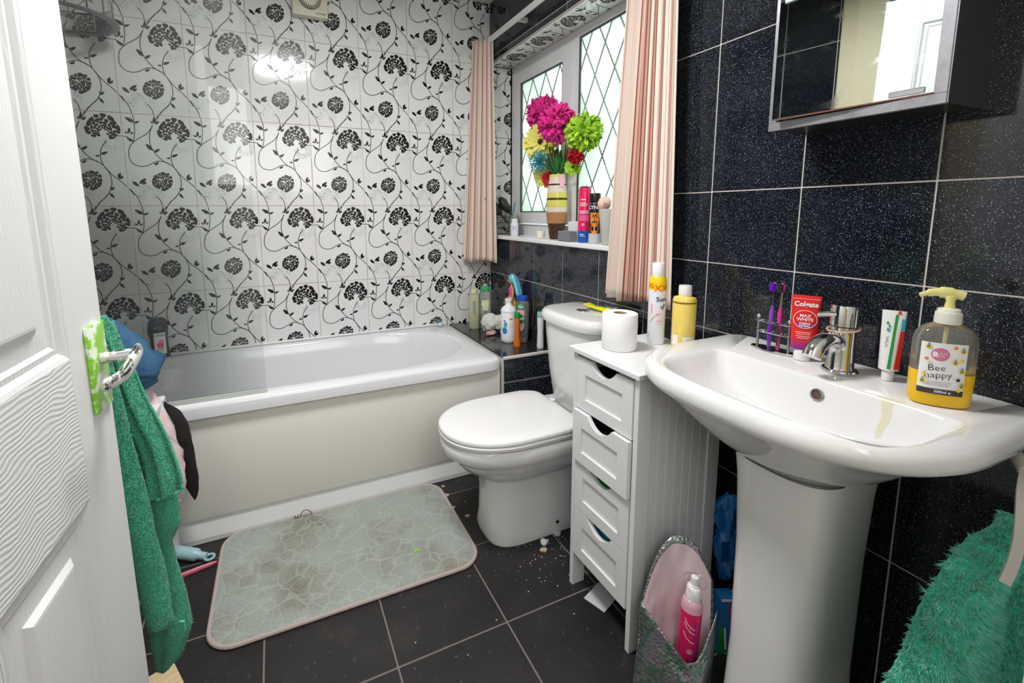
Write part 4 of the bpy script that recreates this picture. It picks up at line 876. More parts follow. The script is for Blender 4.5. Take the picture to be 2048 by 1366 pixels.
can('aerosol_can', 'tall hot pink spray can on the window sill', 'spray can', .03, -.862, SZ, [(.0245, 0), (.026, .002), (.026, .05)], mat('deep_blue_can', '#1d55b0', .3),
    [('rect', -.02, .032, -.002, .035, Wt), ('rect', -.02, .026, .004, .028, Wt), ('rect', -.016, .178, .005, .182, Wt), ('rect', -.02, .165, .006, .1675, Wt), ('rect', -.02, .159, .012, .1615, Wt), ('rect', -.02, .153, .009, .1555, Wt), ('rect', -.022, .12, .024, .135, Pk), ('rect', -.022, .09, .024, .115, mat('mid_pink_print', '#ef5f96', .35)), ('ell', -.006, .075, .007, .006, Pk)],
    [('can_body', [(.026, .05), (.026, .222), (.0245, .228), (.018, .231)], mat('hot_pink_can', '#e5175e', .25, coat=.3)), ('cap_rim', [(.021, .229), (.0215, .232), (.018, .235)], plain('dark_rim', '#3a3d44', .3)), ('nozzle', [(.010, .234), (.010, .242), (.006, .252), (.001, .253)], Wt)])
can('deodorant_can', 'black and orange deodorant spray can right of the pink can', 'spray can', .03, -.93, SZ, [(.0225, 0), (.0235, .002), (.0235, .04), (.0235, .041)], mat('grey_can_base', '#c6c6ca', .3),
    [('ell', -.0, .060, .016, .022, Or), ('rect', -.018, .078, .018, .125, Or), ('rect', -.024, .08, .024, .086, plain('black_can_print', '#1a1a1a', .3)), ('text', 'LYNX', .0, .146, .021, Wt, 1.0, 0, .02), ('rect', -.016, .082, .016, .0835, Wt), ('rect', -.0012, .088, .0012, .112, Bk), ('line', [(-.011, .105), (-.004, .113), (0, .112), (.006, .114), (.012, .104)], .003, Bk), ('line', [(-.009, .118), (0, .112), (.010, .120)], .003, Bk), ('rect', -.01, .087, .01, .09, Bk)],
    [('can_body', [(.0235, .041), (.0235, .05), (.0235, .158), (.022, .162)], mat('black_can_body', '#1a1a1a', .3)), ('shoulder_ring', [(.0215, .161), (.0215, .165)], STEEL), ('cap', [(.022, .165), (.0225, .167), (.0225, .2), (.0205, .204), (.001, .205)], Bk)])
t = thing('plant_pot', 'tall tapered pale grey pot at the right of the sill', 'pot', (.03, -1.025, SZ))
bm = new_bm(); lathe(bm, [(.028, 0), (.03, .003), (.044, .135), (.044, .14), (.041, .14), (.038, .12), (.028, .01)], 32, cap0=True, cap1=True); obj('pot', bm, mat('pale_grey_ceramic', '#c4c2bb', .4), t, True)
t = thing('pink_scrunchie', 'pale pink crumpled scrunchie in the grey pot', 'scrunchie', (.02, -1.0, SZ + .13)); bm = new_bm(); sphere(bm, (0, 0, .03), .026, 16, 12)
for v in bm.verts: v.co += v.co.normalized() * noise.noise(v.co * 90) * .012
obj('fabric', bm, plain('pale_pink_fabric', '#f2c4bc', .8), t, True)
t = thing('small_box', 'grey cardboard box between the vase and the pink can', 'box', (.0, -.775, SZ)); bm = new_bm(); box(bm, -.015, .03, -.04, .045, 0, .045, .003); obj('box', bm, plain('slate_grey_card', '#7b7d84', .6), t)
t = thing('small_box', 'white cardboard box behind the grey one', 'box', (.06, -.765, SZ)); bm = new_bm(); box(bm, -.02, .03, -.03, .035, 0, .085, .003); obj('box', bm, plain('white_card', '#e3e3e8', .6), t)
t = thing('small_card', 'little brown picture card behind the vase', 'card', (.11, -.525, SZ), radians(0)); bm = new_bm(); box(bm, -.001, .001, -.024, .024, 0, .065); obj('card', bm, plain('rust_card', '#9a5040', .6), t)
decal('card_print', t, [('rect', -.016, .012, .016, .054, plain('tan_print', '#c9a27e', .6)), ('ell', 0, .035, .009, .012, Rd)], lambda u, v, off: Vector((-.001 - off, -u, v)))
t = thing('candle', 'small cream candle beside the vase', 'candle', (.03, -.515, SZ)); bm = new_bm(); lathe(bm, [(.019, 0), (.0195, .002), (.021, .034), (.0195, .036), (.001, .0345)], 28); obj('wax', bm, mat('cream_wax', '#e9e2d2', .5), t, True)
bm = new_bm(); tube(bm, [(0, 0, .034), (.001, 0, .042)], .0008, 5); obj('wick', bm, Bk, t)
t = thing('wire_caddy', 'dark wire caddy of brushes at the left of the sill', 'caddy', (.06, -.085, SZ)); bm = new_bm()
WR = plain('dark_wire', '#5b5d66', .35, metal=.8)
for z in (.004, .035, .07, .10): tube(bm, [(.035 * sgx, .05 * sgy, z) for sgx, sgy in ((-1, -1), (1, -1), (1, 1), (-1, 1), (-1, -1))], .0016, 6)
for x, y in ((-.035, -.05), (.035, -.05), (.035, .05), (-.035, .05), (-.035, 0), (.035, 0), (-.035, .025), (-.035, -.025)): tube(bm, [(x, y, 0), (x, y, .12 if x < 0 and abs(y) > .03 else .10)], .0014, 6)
tube(bm, [(-.035 - .006, -.05 + .1 * i / 20, .05 + .02 * sin(i * .9)) for i in range(21)], .0012, 5)
obj('wire_frame', bm, WR, t, True)
def hairbrush(lab, p0, p1, rad, m, hm, face, hl=.5):
    p0, p1 = Vector(p0), Vector(p1); t = thing('hairbrush', lab, 'hairbrush', p0); d = p1 - p0; bm = new_bm()
    tube(bm, [(0, 0, 0), d * .1, d * .3, d * hl], [.004, .006, .006, .007], 10); obj('handle', bm, hm, t, True)
    R_ = d.normalized().to_track_quat('X', 'Z').to_matrix(); L = d.length
    bm = new_bm(); sphere(bm, (0, 0, 0), 1, 16, 10, (L * (1 - hl) * .5, rad, rad * .8))
    for v in bm.verts: v.co = d * (hl + (1 - hl) * .5) + R_ @ v.co
    hd = obj('brush_head', bm, m, t, True)
    bm = new_bm(); F = Vector(face).normalized()
    for i in range(14):
        for j in range(-3, 4):
            b = d * (hl + .05 + (1 - hl) * .9 * i / 13) + R_ @ Vector((0, rad * .25 * j, 0)); tube(bm, [b, b + F * rad * 1.2 * (1 - .02 * j * j)], .0009, 3, cap=False)
    o = obj('bristles', bm, m, hd); o['kind'] = 'stuff'
hairbrush('large dark brown hairbrush leaning out of the wire caddy', (.05, -.150, SZ + .06), (-.05, -.075, SZ + .20), .036, plain('dark_brown_brush', '#2e2824', .6), plain('black_handle', '#1c1b1d', .5), (-.8, -.5, .3), .38)
hairbrush('black paddle hairbrush beside the brown one in the caddy', (.085, -.16, SZ + .07), (.005, -.11, SZ + .215), .033, plain('black_brush', '#1d1d20', .5), plain('black_handle', '', 0), (-.9, -.4, .1), .38)
t = thing('glass_jar', 'clear glass jar holding a comb on the sill', 'jar', (.06, -.185, SZ)); bm = new_bm(); lathe(bm, [(.03, 0), (.033, .004), (.033, .085), (.026, .1), (.026, .112), (.024, .112), (.024, .1), (.031, .084), (.031, .006)], 32); obj('jar', bm, CLEARP, t, True)
bm = new_bm(); lathe(bm, [(.022, .005), (.024, .05), (.021, .078)], 20); obj('dark_contents', bm, plain('dark_mauve_contents', '#4a4450', .7), t, True)
t = thing('comb', 'mint green comb with dark teeth standing in the glass jar', 'comb', (.055, -.185, SZ + .08)); bm = new_bm(); tube(bm, [(0, 0, 0), (-.0, -.045, .10)], .004, 6, flat=.5); obj('comb_back', bm, plain('mint_plastic', '#7fd8c4', .4), t)
bm = new_bm()
for i in range(14): a = Vector((0, -.045 * (i + 3) / 17, .10 * (i + 3) / 17)); tube(bm, [a, a + Vector((0, .030, .014))], .0012, 3)
o = obj('comb_teeth', bm, plain('dark_teal_teeth', '#2c5a5a', .5), t); o['kind'] = 'stuff'
can('pill_bottle', 'small white labelled bottle in front of the glass jar', 'bottle', .035, -.235, SZ, [(.020, 0), (.0215, .003), (.0215, .066), (.017, .072)], mat('white_glossy_bottle', '#e4e5ee', .3), [('rect', -.018, .01, .018, .06, plain('lilac_label', '#dcdcee', .5)), ('rect', -.012, .045, .012, .048, Gy), ('rect', -.012, .035, .012, .037, Gy)], [('cap', [(.016, .072), (.0165, .074), (.0165, .092), (.001, .094)], Wt)], n=28)

# ------------------------------------------------------------------ curtains and rail
def m_curtain():
    m = mat('striped_curtain_fabric', '#e6cfc5', .85); n = N(m); uv = n.add('ShaderNodeUVMap'); sx = n.add('ShaderNodeSeparateXYZ'); n.link(uv.outputs[0], sx.inputs[0])
    fr = n.add('ShaderNodeMath', operation='FRACT'); n.link(sx.outputs[0], fr.inputs[0])
    r = n.add('ShaderNodeValToRGB'); r.color_ramp.interpolation = 'CONSTANT'; n.link(fr.outputs[0], r.inputs[0]); e = r.color_ramp.elements
    st = [(0, '#e6d8cc'), (.28, '#8a4a42'), (.33, '#d3aa9c'), (.42, '#c99a8b'), (.445, '#6a2f2a'), (.48, '#c99a8b'), (.55, '#d3aa9c'), (.57, '#8a4a42'), (.62, '#e6d8cc'), (.83, '#a86d60'), (.86, '#e6d8cc')]
    while len(e) < len(st): e.new(.5)
    for el, (p, c) in zip(e, st): el.position = p; el.color = srgb(c)
    n.col(r.outputs[0]); n.bump(n.noise(n.pos(), 700, 1), .2, .0005)
    # thin cloth lets a little window light through
    return m
CUR = m_curtain()
def curtain(label, A0, A1, B0, B1, z0, z1, folds, amp, stripes, seed, pinch=.55):
    """hangs from line A (top) to line B (bottom); real pleats"""
    t = thing('curtain', label, 'curtain', (0, 0, 0)); bm = new_bm(); uvl = bm.loops.layers.uv.new(); nu, nv = 150, 40; G = []
    rnd = random.Random(seed); ph = [rnd.uniform(-.5, .5) for _ in range(8)]
    for j in range(nv + 1):
        f = j / nv; z = z1 + (z0 - z1) * f; row = []
        a = Vector(A0).lerp(Vector(B0), f ** 1.0); b = Vector(A1).lerp(Vector(B1), f ** 1.0); d = (b - a); L = d.length; nrm = Vector((-d.y, d.x)).normalized()
        for i in range(nu + 1):
            s = i / nu; q = s + .02 * sin(s * 9 + ph[0] + f * 1.3) * sin(pi * s)
            k = sin(2 * pi * folds * q + ph[1]) + .25 * sin(2 * pi * folds * 2.1 * q + ph[2] + f)
            am = amp * (.45 + .55 * f) * (.7 + .3 * sin(5 * s + ph[3]))
            p = a + d * (s + .012 * sin(2 * pi * folds * 2 * q) * (1 - f * .4)) + nrm * k * am
            zz = z - (.008 * sin(7 * s + ph[4]) if j == nv else 0) + (.004 * sin(40 * s) if j == 0 else 0)
            row.append(bm.verts.new((p.x, p.y, zz)))
        G.append(row)
    for j in range(nv):
        for i in range(nu):
            fc = bm.faces.new((G[j][i], G[j][i + 1], G[j + 1][i + 1], G[j + 1][i]))
            for lp, (ii, jj) in zip(fc.loops, ((i, j), (i + 1, j), (i + 1, j + 1), (i, j + 1))): lp[uvl].uv = (ii / nu * stripes, jj / nv)
    o = obj('curtain_panel', bm, CUR, t, True, sharp=180); md = o.modifiers.new('thickness', 'SOLIDIFY'); md.thickness = .0018
    return t
curtain('narrow striped pink curtain at the left of the window', (-.118, -.028), (-.045, -.135), (-.19, -.03), (-.04, -.17), .888, 2.105, 5, .016, 5, 3)
tr_ = curtain('wide striped pink curtain at the right of the window', (-.058, -1.19), (-.052, -1.38), (-.075, -1.125), (-.06, -1.425), .862, 2.105, 6, .018, 7.0, 8)
bm = new_bm(); box(bm, -.058, -.050, -1.33, -1.425, .84, 2.1, .001); 
bm.free()
rl = thing('curtain_rail', 'white metal curtain rail above the window', 'curtain rail', (0, 0, 0))
bm = new_bm(); box(bm, -.060, -.052, -1.45, -.012, 2.075, 2.105, .001); obj('rail', bm, mat('white_rail', '#e6e6e6', .35), rl)
for y in (-.42, -1.1):
    bm = new_bm(); box(bm, -.053, -.001, y - .01, y + .01, 2.078, 2.098, .002); obj('bracket', bm, mat('white_rail', '', 0), rl)

# ------------------------------------------------------------------ extractor fan
fan = thing('extractor_fan', 'square cream extractor fan high on the floral wall', 'extractor fan', (-.962, 0, 2.175))
FC = mat('aged_cream_plastic', '#dbd8c4', .45)
bm = new_bm(); box(bm, -.08, .08, -.046, -.001, -.08, .08, .005); obj('housing', bm, FC, fan, True)
bm = new_bm(); lathe(bm, [(.05, 0), (.05, .006), (.034, .007), (.033, 0)], 40, tilt=Matrix.Rotation(radians(90), 3, 'X'), c=(0, -.0455, 0), cap0=False, cap1=False); obj('grille_ring', bm, plain('dark_brown_grille', '#2b2420', .7), fan, True)
for i in range(36):
    a = 2 * pi * i / 36; bm = new_bm(); d = Vector((cos(a), 0, sin(a))); p = Vector((-d.z, 0, d.x)) * .0016
    q = [d * .033 - p, d * .05 - p, d * .05 + p, d * .033 + p]
    loft(bm, [[v + Vector((0, -.051, 0)) for v in q], [v + Vector((0, -.055, 0)) for v in q]]); obj('grille_fin', bm, FC, fan)
bm = new_bm(); lathe(bm, [(.033, 0), (.033, .008), (.028, .01), (.001, .0095)], 36, tilt=Matrix.Rotation(radians(90), 3, 'X'), c=(0, -.046, 0)); obj('centre_disc', bm, FC, fan, True)
decal('label_print', fan, [('text', 'Low Voltage', .047, -.063, .008, Bk)], lambda u, v, off: Vector((u, -.0465 - off, v)))
# unseen ceiling light rim, added to go with the ceiling fill
cl_ = thing('added_ceiling_light', 'unseen round white ceiling light rim, added for the fill light', 'ceiling light', (-1.05, -1.35, CZ)); bm = new_bm(); lathe(bm, [(.19, -.045), (.2, -.04), (.2, -.012), (.18, -.001)], 40, cap0=False); o = obj('rim', bm, WHITE, cl_, True)
# shower caddy at top left
cdy = thing('shower_caddy', 'round chrome shower shelf with clear glass insets at the upper left', 'shower shelf', (-1.86, -.18, 1.90))
bm = new_bm(); R = .16; tube(bm, [(R * cos(a), R * sin(a), 0) for a in [2 * pi * i / 48 for i in range(49)]], .006, 8, flat=2.6); obj('lower_band', bm, mat('speckled_grey_metal', '#77777a', .35, .6), cdy, True)
bm = new_bm(); tube(bm, [(R * cos(a), R * sin(a), .075) for a in [2 * pi * i / 48 for i in range(49)]], .005, 8); obj('upper_rim', bm, CHROME, cdy, True)
for i in range(16):
    a = 2 * pi * i / 16; bm = new_bm(); tube(bm, [(R * cos(a), R * sin(a), .008), (R * cos(a), R * sin(a), .074)], .003, 6); obj('post', bm, CHROME, cdy)
bm = new_bm(); lathe(bm, [(R - .004, 0), (R - .004, .07)], 48, cap0=False, cap1=False); obj('glass_bowl', bm, CLEARP, cdy, True)
bm = new_bm(); box(bm, -.116, -.02, -.012, .012, .02, .045, .003); obj('wall_bracket', bm, CHROME, cdy)

# ------------------------------------------------------------------ mirror cabinet
mc = thing('mirror_cabinet', 'steel-framed mirror cabinet hung on the black tiles above the basin', 'mirror cabinet', (0, 0, 0))
MY0, MY1, MZ0, MZ1 = -2.05, -1.745, 1.348, 1.90
RST = mat('tarnished_steel', '#a9a9b0', .35, .55); n = N(RST); p = n.pos(); n.col(n.ramp(n.noise(p, 14, 5, .7), [(.4, '#b4b4bb'), (.62, '#9d9da4'), (.74, '#84746a')]))
bm = new_bm(); box(bm, -.118, -.0015, MY0 + .002, MY1 - .002, MZ0 + .002, MZ1 - .002, .001); obj('cabinet_case', bm, mat('dark_steel_case', '#4d4a47', .35, .85), mc)
for a in ((MY0, MY1, MZ0, MZ0 + .018), (MY0, MY1, MZ1 - .018, MZ1), (MY0, MY0 + .018, MZ0 + .018, MZ1 - .018), (MY1 - .018, MY1, MZ0 + .018, MZ1 - .018)):
    bm = new_bm(); box(bm, -.132, -.119, a[0], a[1], a[2], a[3], .0008, 0, 1); obj('frame_bar', bm, RST, mc)
bm = new_bm(); box(bm, -.1325, -.0, MY0 - .0025, MY0 - .001, MZ0, MZ1); obj('edge_strip', bm, STEEL, mc)
MIR = mat('mirror_silver', '#c9d2d2', .015, 1); n = N(MIR); p = n.pos((1, 1, 2.5)); f_ = n.noise(p, 10, 6, .65, 1.2); 
rg = n.ramp(f_, [(.5, (.012, .012, .012, 1)), (.75, (.12, .12, .12, 1))]); n.link(rg, n.b.inputs['Roughness'])
bm = new_bm(); hw2 = (MY1 - MY0) / 2 - .019; box(bm, -.002, .002, -hw2, hw2, MZ0 + .019, MZ1 - .019); o = obj('mirror_door', bm, MIR, mc); o.location = (-.137, (MY0 + MY1) / 2, 0); o.rotation_euler.z = radians(-5.0) * -1
bm = new_bm(); box(bm, -.0035, -.0025, -hw2, hw2, MZ0 + .019, MZ0 + .022); obj('rusty_edge', bm, plain('rust', '#7a5545', .8), o)
bm = new_bm(); box(bm, -.004, -.0022, -hw2 + .012, -hw2 + .062, MZ0 + .024, MZ0 + .034, .001, 0, 1); obj('door_catch', bm, STEEL, o)
bm = new_bm(); box(bm, -.006, -.0022, hw2 - .036, hw2 - .01, 1.607, 1.68, .002, 0, 1); obj('hinge_plate', bm, STEEL, o)

# ------------------------------------------------------------------ bath mat
mt = thing('bath_mat', 'grey-green pebble-embossed bath mat with pinkish edging on the floor', 'bath mat', (-1.012, -.945, 0), radians(-.6))
def m_mat():
    m = mat('grey_plush', '#a3aaa4', .97, sheen=.3); n = N(m); p = n.pos(); v = n.add('ShaderNodeTexVoronoi', feature='DISTANCE_TO_EDGE'); 
    wn = n.add('ShaderNodeTexNoise'); n.link(p, wn.inputs['Vector']); wn.inputs['Scale'].default_value = 9
    ad = n.add('ShaderNodeMixRGB', blend_type='LINEAR_LIGHT'); ad.inputs[0].default_value = .03; n.link(p, ad.inputs[1]); n.link(wn.outputs['Color'], ad.inputs[2]); n.link(ad.outputs[0], v.inputs['Vector']); v.inputs['Scale'].default_value = 17
    edge = n.ramp(v.outputs['Distance'], [(0, WW), (.07, WB)])
    base = n.ramp(n.noise(p, 4.5, 5, .6), [(.3, '#9ba39e'), (.46, '#949b95'), (.56, '#88877c'), (.7, '#666051')])
    fine = n.ramp(n.noise(p, 160, 3), [(.3, '#6f7670'), (.7, '#c7cdc8')])
    c = n.mix(.22, base, fine); ed2 = n.add('ShaderNodeMath', operation='MULTIPLY'); n.link(edge, ed2.inputs[0]); ed2.inputs[1].default_value = .45; n.col(n.mix(ed2.outputs[0], c, '#b4bab3'))
    rr = n.ramp(v.outputs['Distance'], [(0, WB), (.12, WW)]); n.bump(rr, .5, .004); return m
bm = new_bm()
def rr_ring(a, b, r, z, k=8):
    out = []
    for cx_, cy_, q in ((a - r, b - r, 0), (-a + r, b - r, 1), (-a + r, -b + r, 2), (a - r, -b + r, 3)):
        for i in range(k + 1): t_ = (q + i / k) * pi / 2; out.append(Vector((cx_ + r * cos(t_), cy_ + r * sin(t_), z)))
    return out
loft(bm, [rr_ring(.400, .243, .072, .002), rr_ring(.400, .243, .072, .010), rr_ring(.392, .235, .066, .0125), rr_ring(.3, .15, .04, .013)]); obj('plush_top', bm, m_mat(), mt, True, sharp=60)
bm = new_bm(); rg_ = rr_ring(.405, .248, .077, .0065); tube(bm, rg_ + [rg_[0]], .0065, 8); obj('edge_binding', bm, mat('dusty_binding', '#b3a69f', .8), mt, True)
bm = new_bm(); bm.faces.new([bm.verts.new((u, v, .0)) for u, v in ((-.014, -.003), (-.004, .004), (.002, .002), (.012, .008), (.008, -.002), (.012, -.006), (0, -.005), (-.006, -.009))]); r_ = bmesh.ops.extrude_face_region(bm, geom=bm.faces[:]); [setattr(v, 'co', v.co + Vector((0, 0, .0015))) for v in r_['geom'] if isinstance(v, bmesh.types.BMVert)]
tag(obj('plastic_leaf', bm, plain('bright_green_leaf', '#7fd23a', .5), loc=(-.80, -1.065, .0135)), 'tiny bright green leaf scrap on the bath mat', 'leaf')
# little hook with a bead by the bath plinth
t = thing('plug_chain_end', 'small steel ball and bent wire on the floor by the bath plinth', 'plug chain', (-1.14, -.703, 0)); bm = new_bm(); sphere(bm, (-.03, -.004, .0165), .0072); obj('ball', bm, STEEL, t, True)
bm = new_bm(); tube(bm, smoothpath([(-.018, -.008, .014), (-.01, -.006, .03), (.006, -.006, .036), (.02, -.008, .026), (.026, -.012, .015)], 4), .0016, 6); obj('bent_wire', bm, plain('dull_wire', '#77706a', .5, metal=.5), t, True)

# ------------------------------------------------------------------ floor bits by the toilet
def flake(loc, s, m, label, seed, cat='scrap', h=.004, name='paper_scrap'):
    rnd = random.Random(seed); bm = new_bm(); n = 11; pts = [(s * (.5 + .5 * rnd.random()) * cos(2 * pi * i / n), s * (.4 + .5 * rnd.random()) * sin(2 * pi * i / n)) for i in range(n)]
    top = [bm.verts.new((u, v, h * (.6 + rnd.random()))) for u, v in pts]; bot = [bm.verts.new((u * .95, v * .95, .0002)) for u, v in pts]; c = bm.verts.new((0, 0, h * 1.6))
    for i in range(n): j = (i + 1) % n; bm.faces.new((bot[i], bot[j], top[j], top[i])); bm.faces.new((top[i], top[j], c))
    bm.faces.new(bot[::-1]); o = obj(name, bm, m, loc=loc); tag(o, label, cat); return o
flake((-.372, -1.205, 0), .019, PAP, 'torn white tissue piece on the floor before the toilet', 2, h=.01)
flake((-.392, -1.232, 0), .016, plain('kraft_scrap', '#d3b89a', .8), 'torn tan paper strip beside the white tissue', 3)
DEB = plain('pale_plaster_crumb', '#a89a88', .9)
for i, (x, y, s, lb) in enumerate(((-.60, -.80, .022, 'pale plaster patch on the floor between bath and toilet'), (-.585, -.735, .012, 'small plaster crumb right against the bath plinth'), (-.60, -.885, .016, 'plaster chip beside the toilet foot'), (-.565, -.955, .013, 'plaster chip touching the toilet foot front'))): flake((x, y, .0), s, DEB, lb, 20 + i, 'debris', .0012, 'plaster_chip')
bm = new_bm(); rnd = random.Random(4)
for i in range(150):
    x, y = (rnd.gauss(-.38, .08), rnd.gauss(-1.26, .06)) if i < 90 else (rnd.uniform(-1.5, -.3), rnd.uniform(-1.5, -.72)); s = rnd.uniform(.0006, .0017)
    if x > -.28 or (-1.42 < x < -.6 and y > -1.2): continue
    box(bm, x - s, x + s, y - s, y + s, 0, s)
o = obj('floor_crumbs', bm, plain('pale_crumb', '#c9c2b8', .9)); o['kind'] = 'stuff'; tag(o, 'scattered pale crumbs on the dark floor tiles', 'crumbs')
can('air_freshener', 'blue and white air freshener can between toilet and cabinet', 'spray can', -.215, -1.205, 0, [(.027, 0), (.028, .003), (.028, .165), (.0265, .172)], mat('pale_blue_can', '#a9d3e2', .3),
    [('ell', -.012, .115, .020, .026, mat('bright_blue_print', '', 0)), ('rect', -.026, .02, .02, .08, plain('lavender_label', '#d4d0e0', .5)), ('ell', -.018, .15, .012, .012, Wt), ('rect', -.02, .055, .01, .058, Gy), ('rect', -.02, .045, .01, .048, Gy), ('rect', -.02, .035, .01, .038, Gy)],
    [('collar', [(.026, .172), (.027, .174), (.026, .198)], mat('teal_collar', '#5f9aa6', .35)), ('cap', [(.026, .198), (.0255, .21), (.018, .222), (.001, .226)], Wt)])
t = thing('bottle_cap', 'bright blue plastic cap lying beside the cabinet', 'cap', (-.268, -1.262, .0155), radians(35)); bm = new_bm(); lathe(bm, [(.014, -.022), (.0155, -.02), (.0155, .02), (.014, .022)], 24, tilt=Matrix.Rotation(radians(90), 3, 'Y')); obj('cap', bm, mat('bright_blue_plastic', '#1f74c4', .3), t, True)
t = thing('bottle_cap', 'small clear round cap by the toilet foot', 'cap', (-.305, -1.185, .001), 0); bm = new_bm(); lathe(bm, [(.013, 0), (.0135, .008), (.011, .0095), (.001, .009)], 24); obj('cap', bm, mat('milky_cap', '#cfd2da', .3), t, True)
bm = new_bm(); bm.faces.new([bm.verts.new((.012 * (1 if i % 2 == 0 else .45) * cos(pi * i / 5), .012 * (1 if i % 2 == 0 else .45) * sin(pi * i / 5), 0)) for i in range(10)]); r_ = bmesh.ops.extrude_face_region(bm, geom=bm.faces[:]); [setattr(v, 'co', v.co + Vector((0, 0, .003))) for v in r_['geom'] if isinstance(v, bmesh.types.BMVert)]
tag(obj('plastic_star', bm, mat('cobalt_plastic', '#1c4fb4', .35), loc=(-.275, -1.168, .001)), 'small blue star-shaped plastic piece by the toilet', 'star')
t = thing('white_disc', 'white round lid leaning on the cabinet side', 'lid', (-.262, -1.333, .045), 0); bm = new_bm(); lathe(bm, [(.043, -.004), (.045, 0), (.043, .004), (.001, .005)], 32, tilt=Matrix.Rotation(radians(52), 3, 'Z') @ Matrix.Rotation(radians(82), 3, 'Y')); obj('disc', bm, Wt, t, True)
bm = new_bm(); box(bm, -.055, .03, -.035, .035, .0008, .0022); o = obj('paper_sheet', bm, mat('grey_white_paper', '#c9c9cd', .8), loc=(-.325, -1.467, 0), rotz=radians(20)); tag(o, 'folded white paper under the cabinet front', 'paper')

# ------------------------------------------------------------------ foil mailer and neighbours
t = thing('foil_mailer', 'silver holographic bubble mailer bag open beside the cabinet', 'mailer bag', (-.332, -1.762, 0), radians(-24.08))
def m_foil():
    m = mat('holographic_foil', '#c9cdd0', .3, .75); n = N(m); p = n.pos(local=True)
    w1 = n.add('ShaderNodeTexVoronoi'); n.link(p, w1.inputs['Vector']); w1.inputs['Scale'].default_value = 120
    ct = n.ramp(n.noise(p, 22, 2), [(.3, '#7d8183'), (.47, '#a8acae'), (.55, '#6a9a84'), (.6, '#b0b3b5'), (.7, '#a89eb0'), (.8, '#d2d4d6')]); n.col(ct)
    n.bump(w1.outputs['Distance'], .8, .003); return m
FOIL = m_foil(); PINKL = mat('pale_pink_lining', '#e0c9cf', .5)
# bag as a flattened pouch: front foil wall low and folded out, back wall tall
def wall(bm, L, nu, f, mi=0):
    G = [[bm.verts.new(f(i / nu, j / L)) for i in range(nu + 1)] for j in range(L + 1)]
    for j in range(L):
        for i in range(nu): bm.faces.new((G[j][i], G[j][i + 1], G[j + 1][i + 1], G[j + 1][i])).material_index = mi
def back_edge(u):   # height of the back wall across its width
    return .355 * (1 - abs(u * 2 - 1.12) ** 2.4 * .42)
def bagpt(u, f, side_):
    x = -.105 + .185 * u; bulge = sin(pi * min(1, max(0, u)))
    if side_ == 'b': z = f * back_edge(u); y = .035 * bulge * (1 - .3 * f) + .045 * f
    else:
        hh = .235 - .115 * min(1, u / .5) if u < .5 else .12 + .09 * max(0, (u - .66) / .34)
        z = f * hh; y = -.062 * bulge * (.55 + .45 * sin(pi * min(f, .8)))
    w_ = .95 + .05 * min(1, z / .18) + (.16 * max(0, 1 - z / .12) if u < .5 else 0); x = x * w_
    c = noise.noise(Vector((u * 7, f * 6, 3 if side_ == 'b' else 8))) * .006
    return Vector((x + (.012 * f if side_ == 'b' else 0), y + c * bulge, z))
bm = new_bm(); wall(bm, 16, 20, lambda u, f: bagpt(u, f, 'b')); o = obj('back_wall', bm, [FOIL, PINKL], t, True, sharp=180); md = o.modifiers.new('thickness', 'SOLIDIFY'); md.thickness = .002; md.offset = 0
bm = new_bm(); wall(bm, 16, 20, lambda u, f: bagpt(.04 + .92 * u, .02 + f * .93, 'b') + Vector((0, -.0035, 0))); obj('pink_lining', bm, PINKL, t, True, sharp=180)
bm = new_bm(); wall(bm, 14, 20, lambda u, f: bagpt(u, f, 'f')); o = obj('front_wall', bm, FOIL, t, True, sharp=180); md = o.modifiers.new('thickness', 'SOLIDIFY'); md.thickness = .002; md.offset = 0
t = thing('pump_bottle', 'pink pump bottle with a white pump standing inside the foil mailer', 'bottle', (-.322, -1.764, .035)); t.rotation_euler = (0, radians(4), 0)
bm = new_bm(); lathe(bm, [(.022, 0), (.024, .004), (.024, .19), (.021, .2), (.014, .205)], 30); obj('bottle', bm, mat('clear_pink_plastic', '#e3bccb', .15, alpha=.75), t, True)
bm = new_bm(); lathe(bm, [(.022, .001), (.0243, .006), (.0243, .176), (.022, .177)], 30); obj('pink_liquid', bm, mat('hot_pink_liquid', '#e02568', .25), t, True)
bm = new_bm(); lathe(bm, [(.0165, .203), (.017, .205), (.0165, .232), (.014, .235), (.008, .238), (.009, .246), (.0085, .258), (.001, .26)], 28); obj('pump', bm, Wt, t, True)
bm = new_bm(); tube(bm, [(.026 * cos(a), .026 * sin(a), .248) for a in [2 * pi * i / 30 for i in range(31)]], .0009, 5); obj('clear_overcap', bm, plain('mauve_rim', '#a5839a', .2), t, True)
decal('label_print', t, [('line', [(-.012, .162), (-.006, .150), (.004, .142), (.012, .139)], .0016, Wt), ('line', [(-.013, .152), (-.006, .139), (.004, .131), (.012, .128)], .0016, Wt), ('line', [(-.013, .128), (-.006, .115), (.004, .107), (.012, .104)], .0016, Wt), ('text', 'e', .005, .082, .014, Wt, 1, 0, .0), ('ring', .005, .082, .0065, .0065, .0009, Wt), ('rect', .013, .02, .018, .16, mat('magenta_strip_print', '#b0259a', .3))], on_cyl(.0246, AV(-.32, -1.765)))  # white marks, and an upright magenta strip on the bottle's right
t = thing('toothpaste_box', 'blue, green and red toothpaste carton standing behind the mailer', 'carton', (-.150, -1.735, 0), radians(-24)); bm = new_bm(); box(bm, -.02, .02, -.016, .016, 0, .165, .001, 0, 1); obj('carton', bm, mat('blue_carton', '#1d6fb0', .35), t)
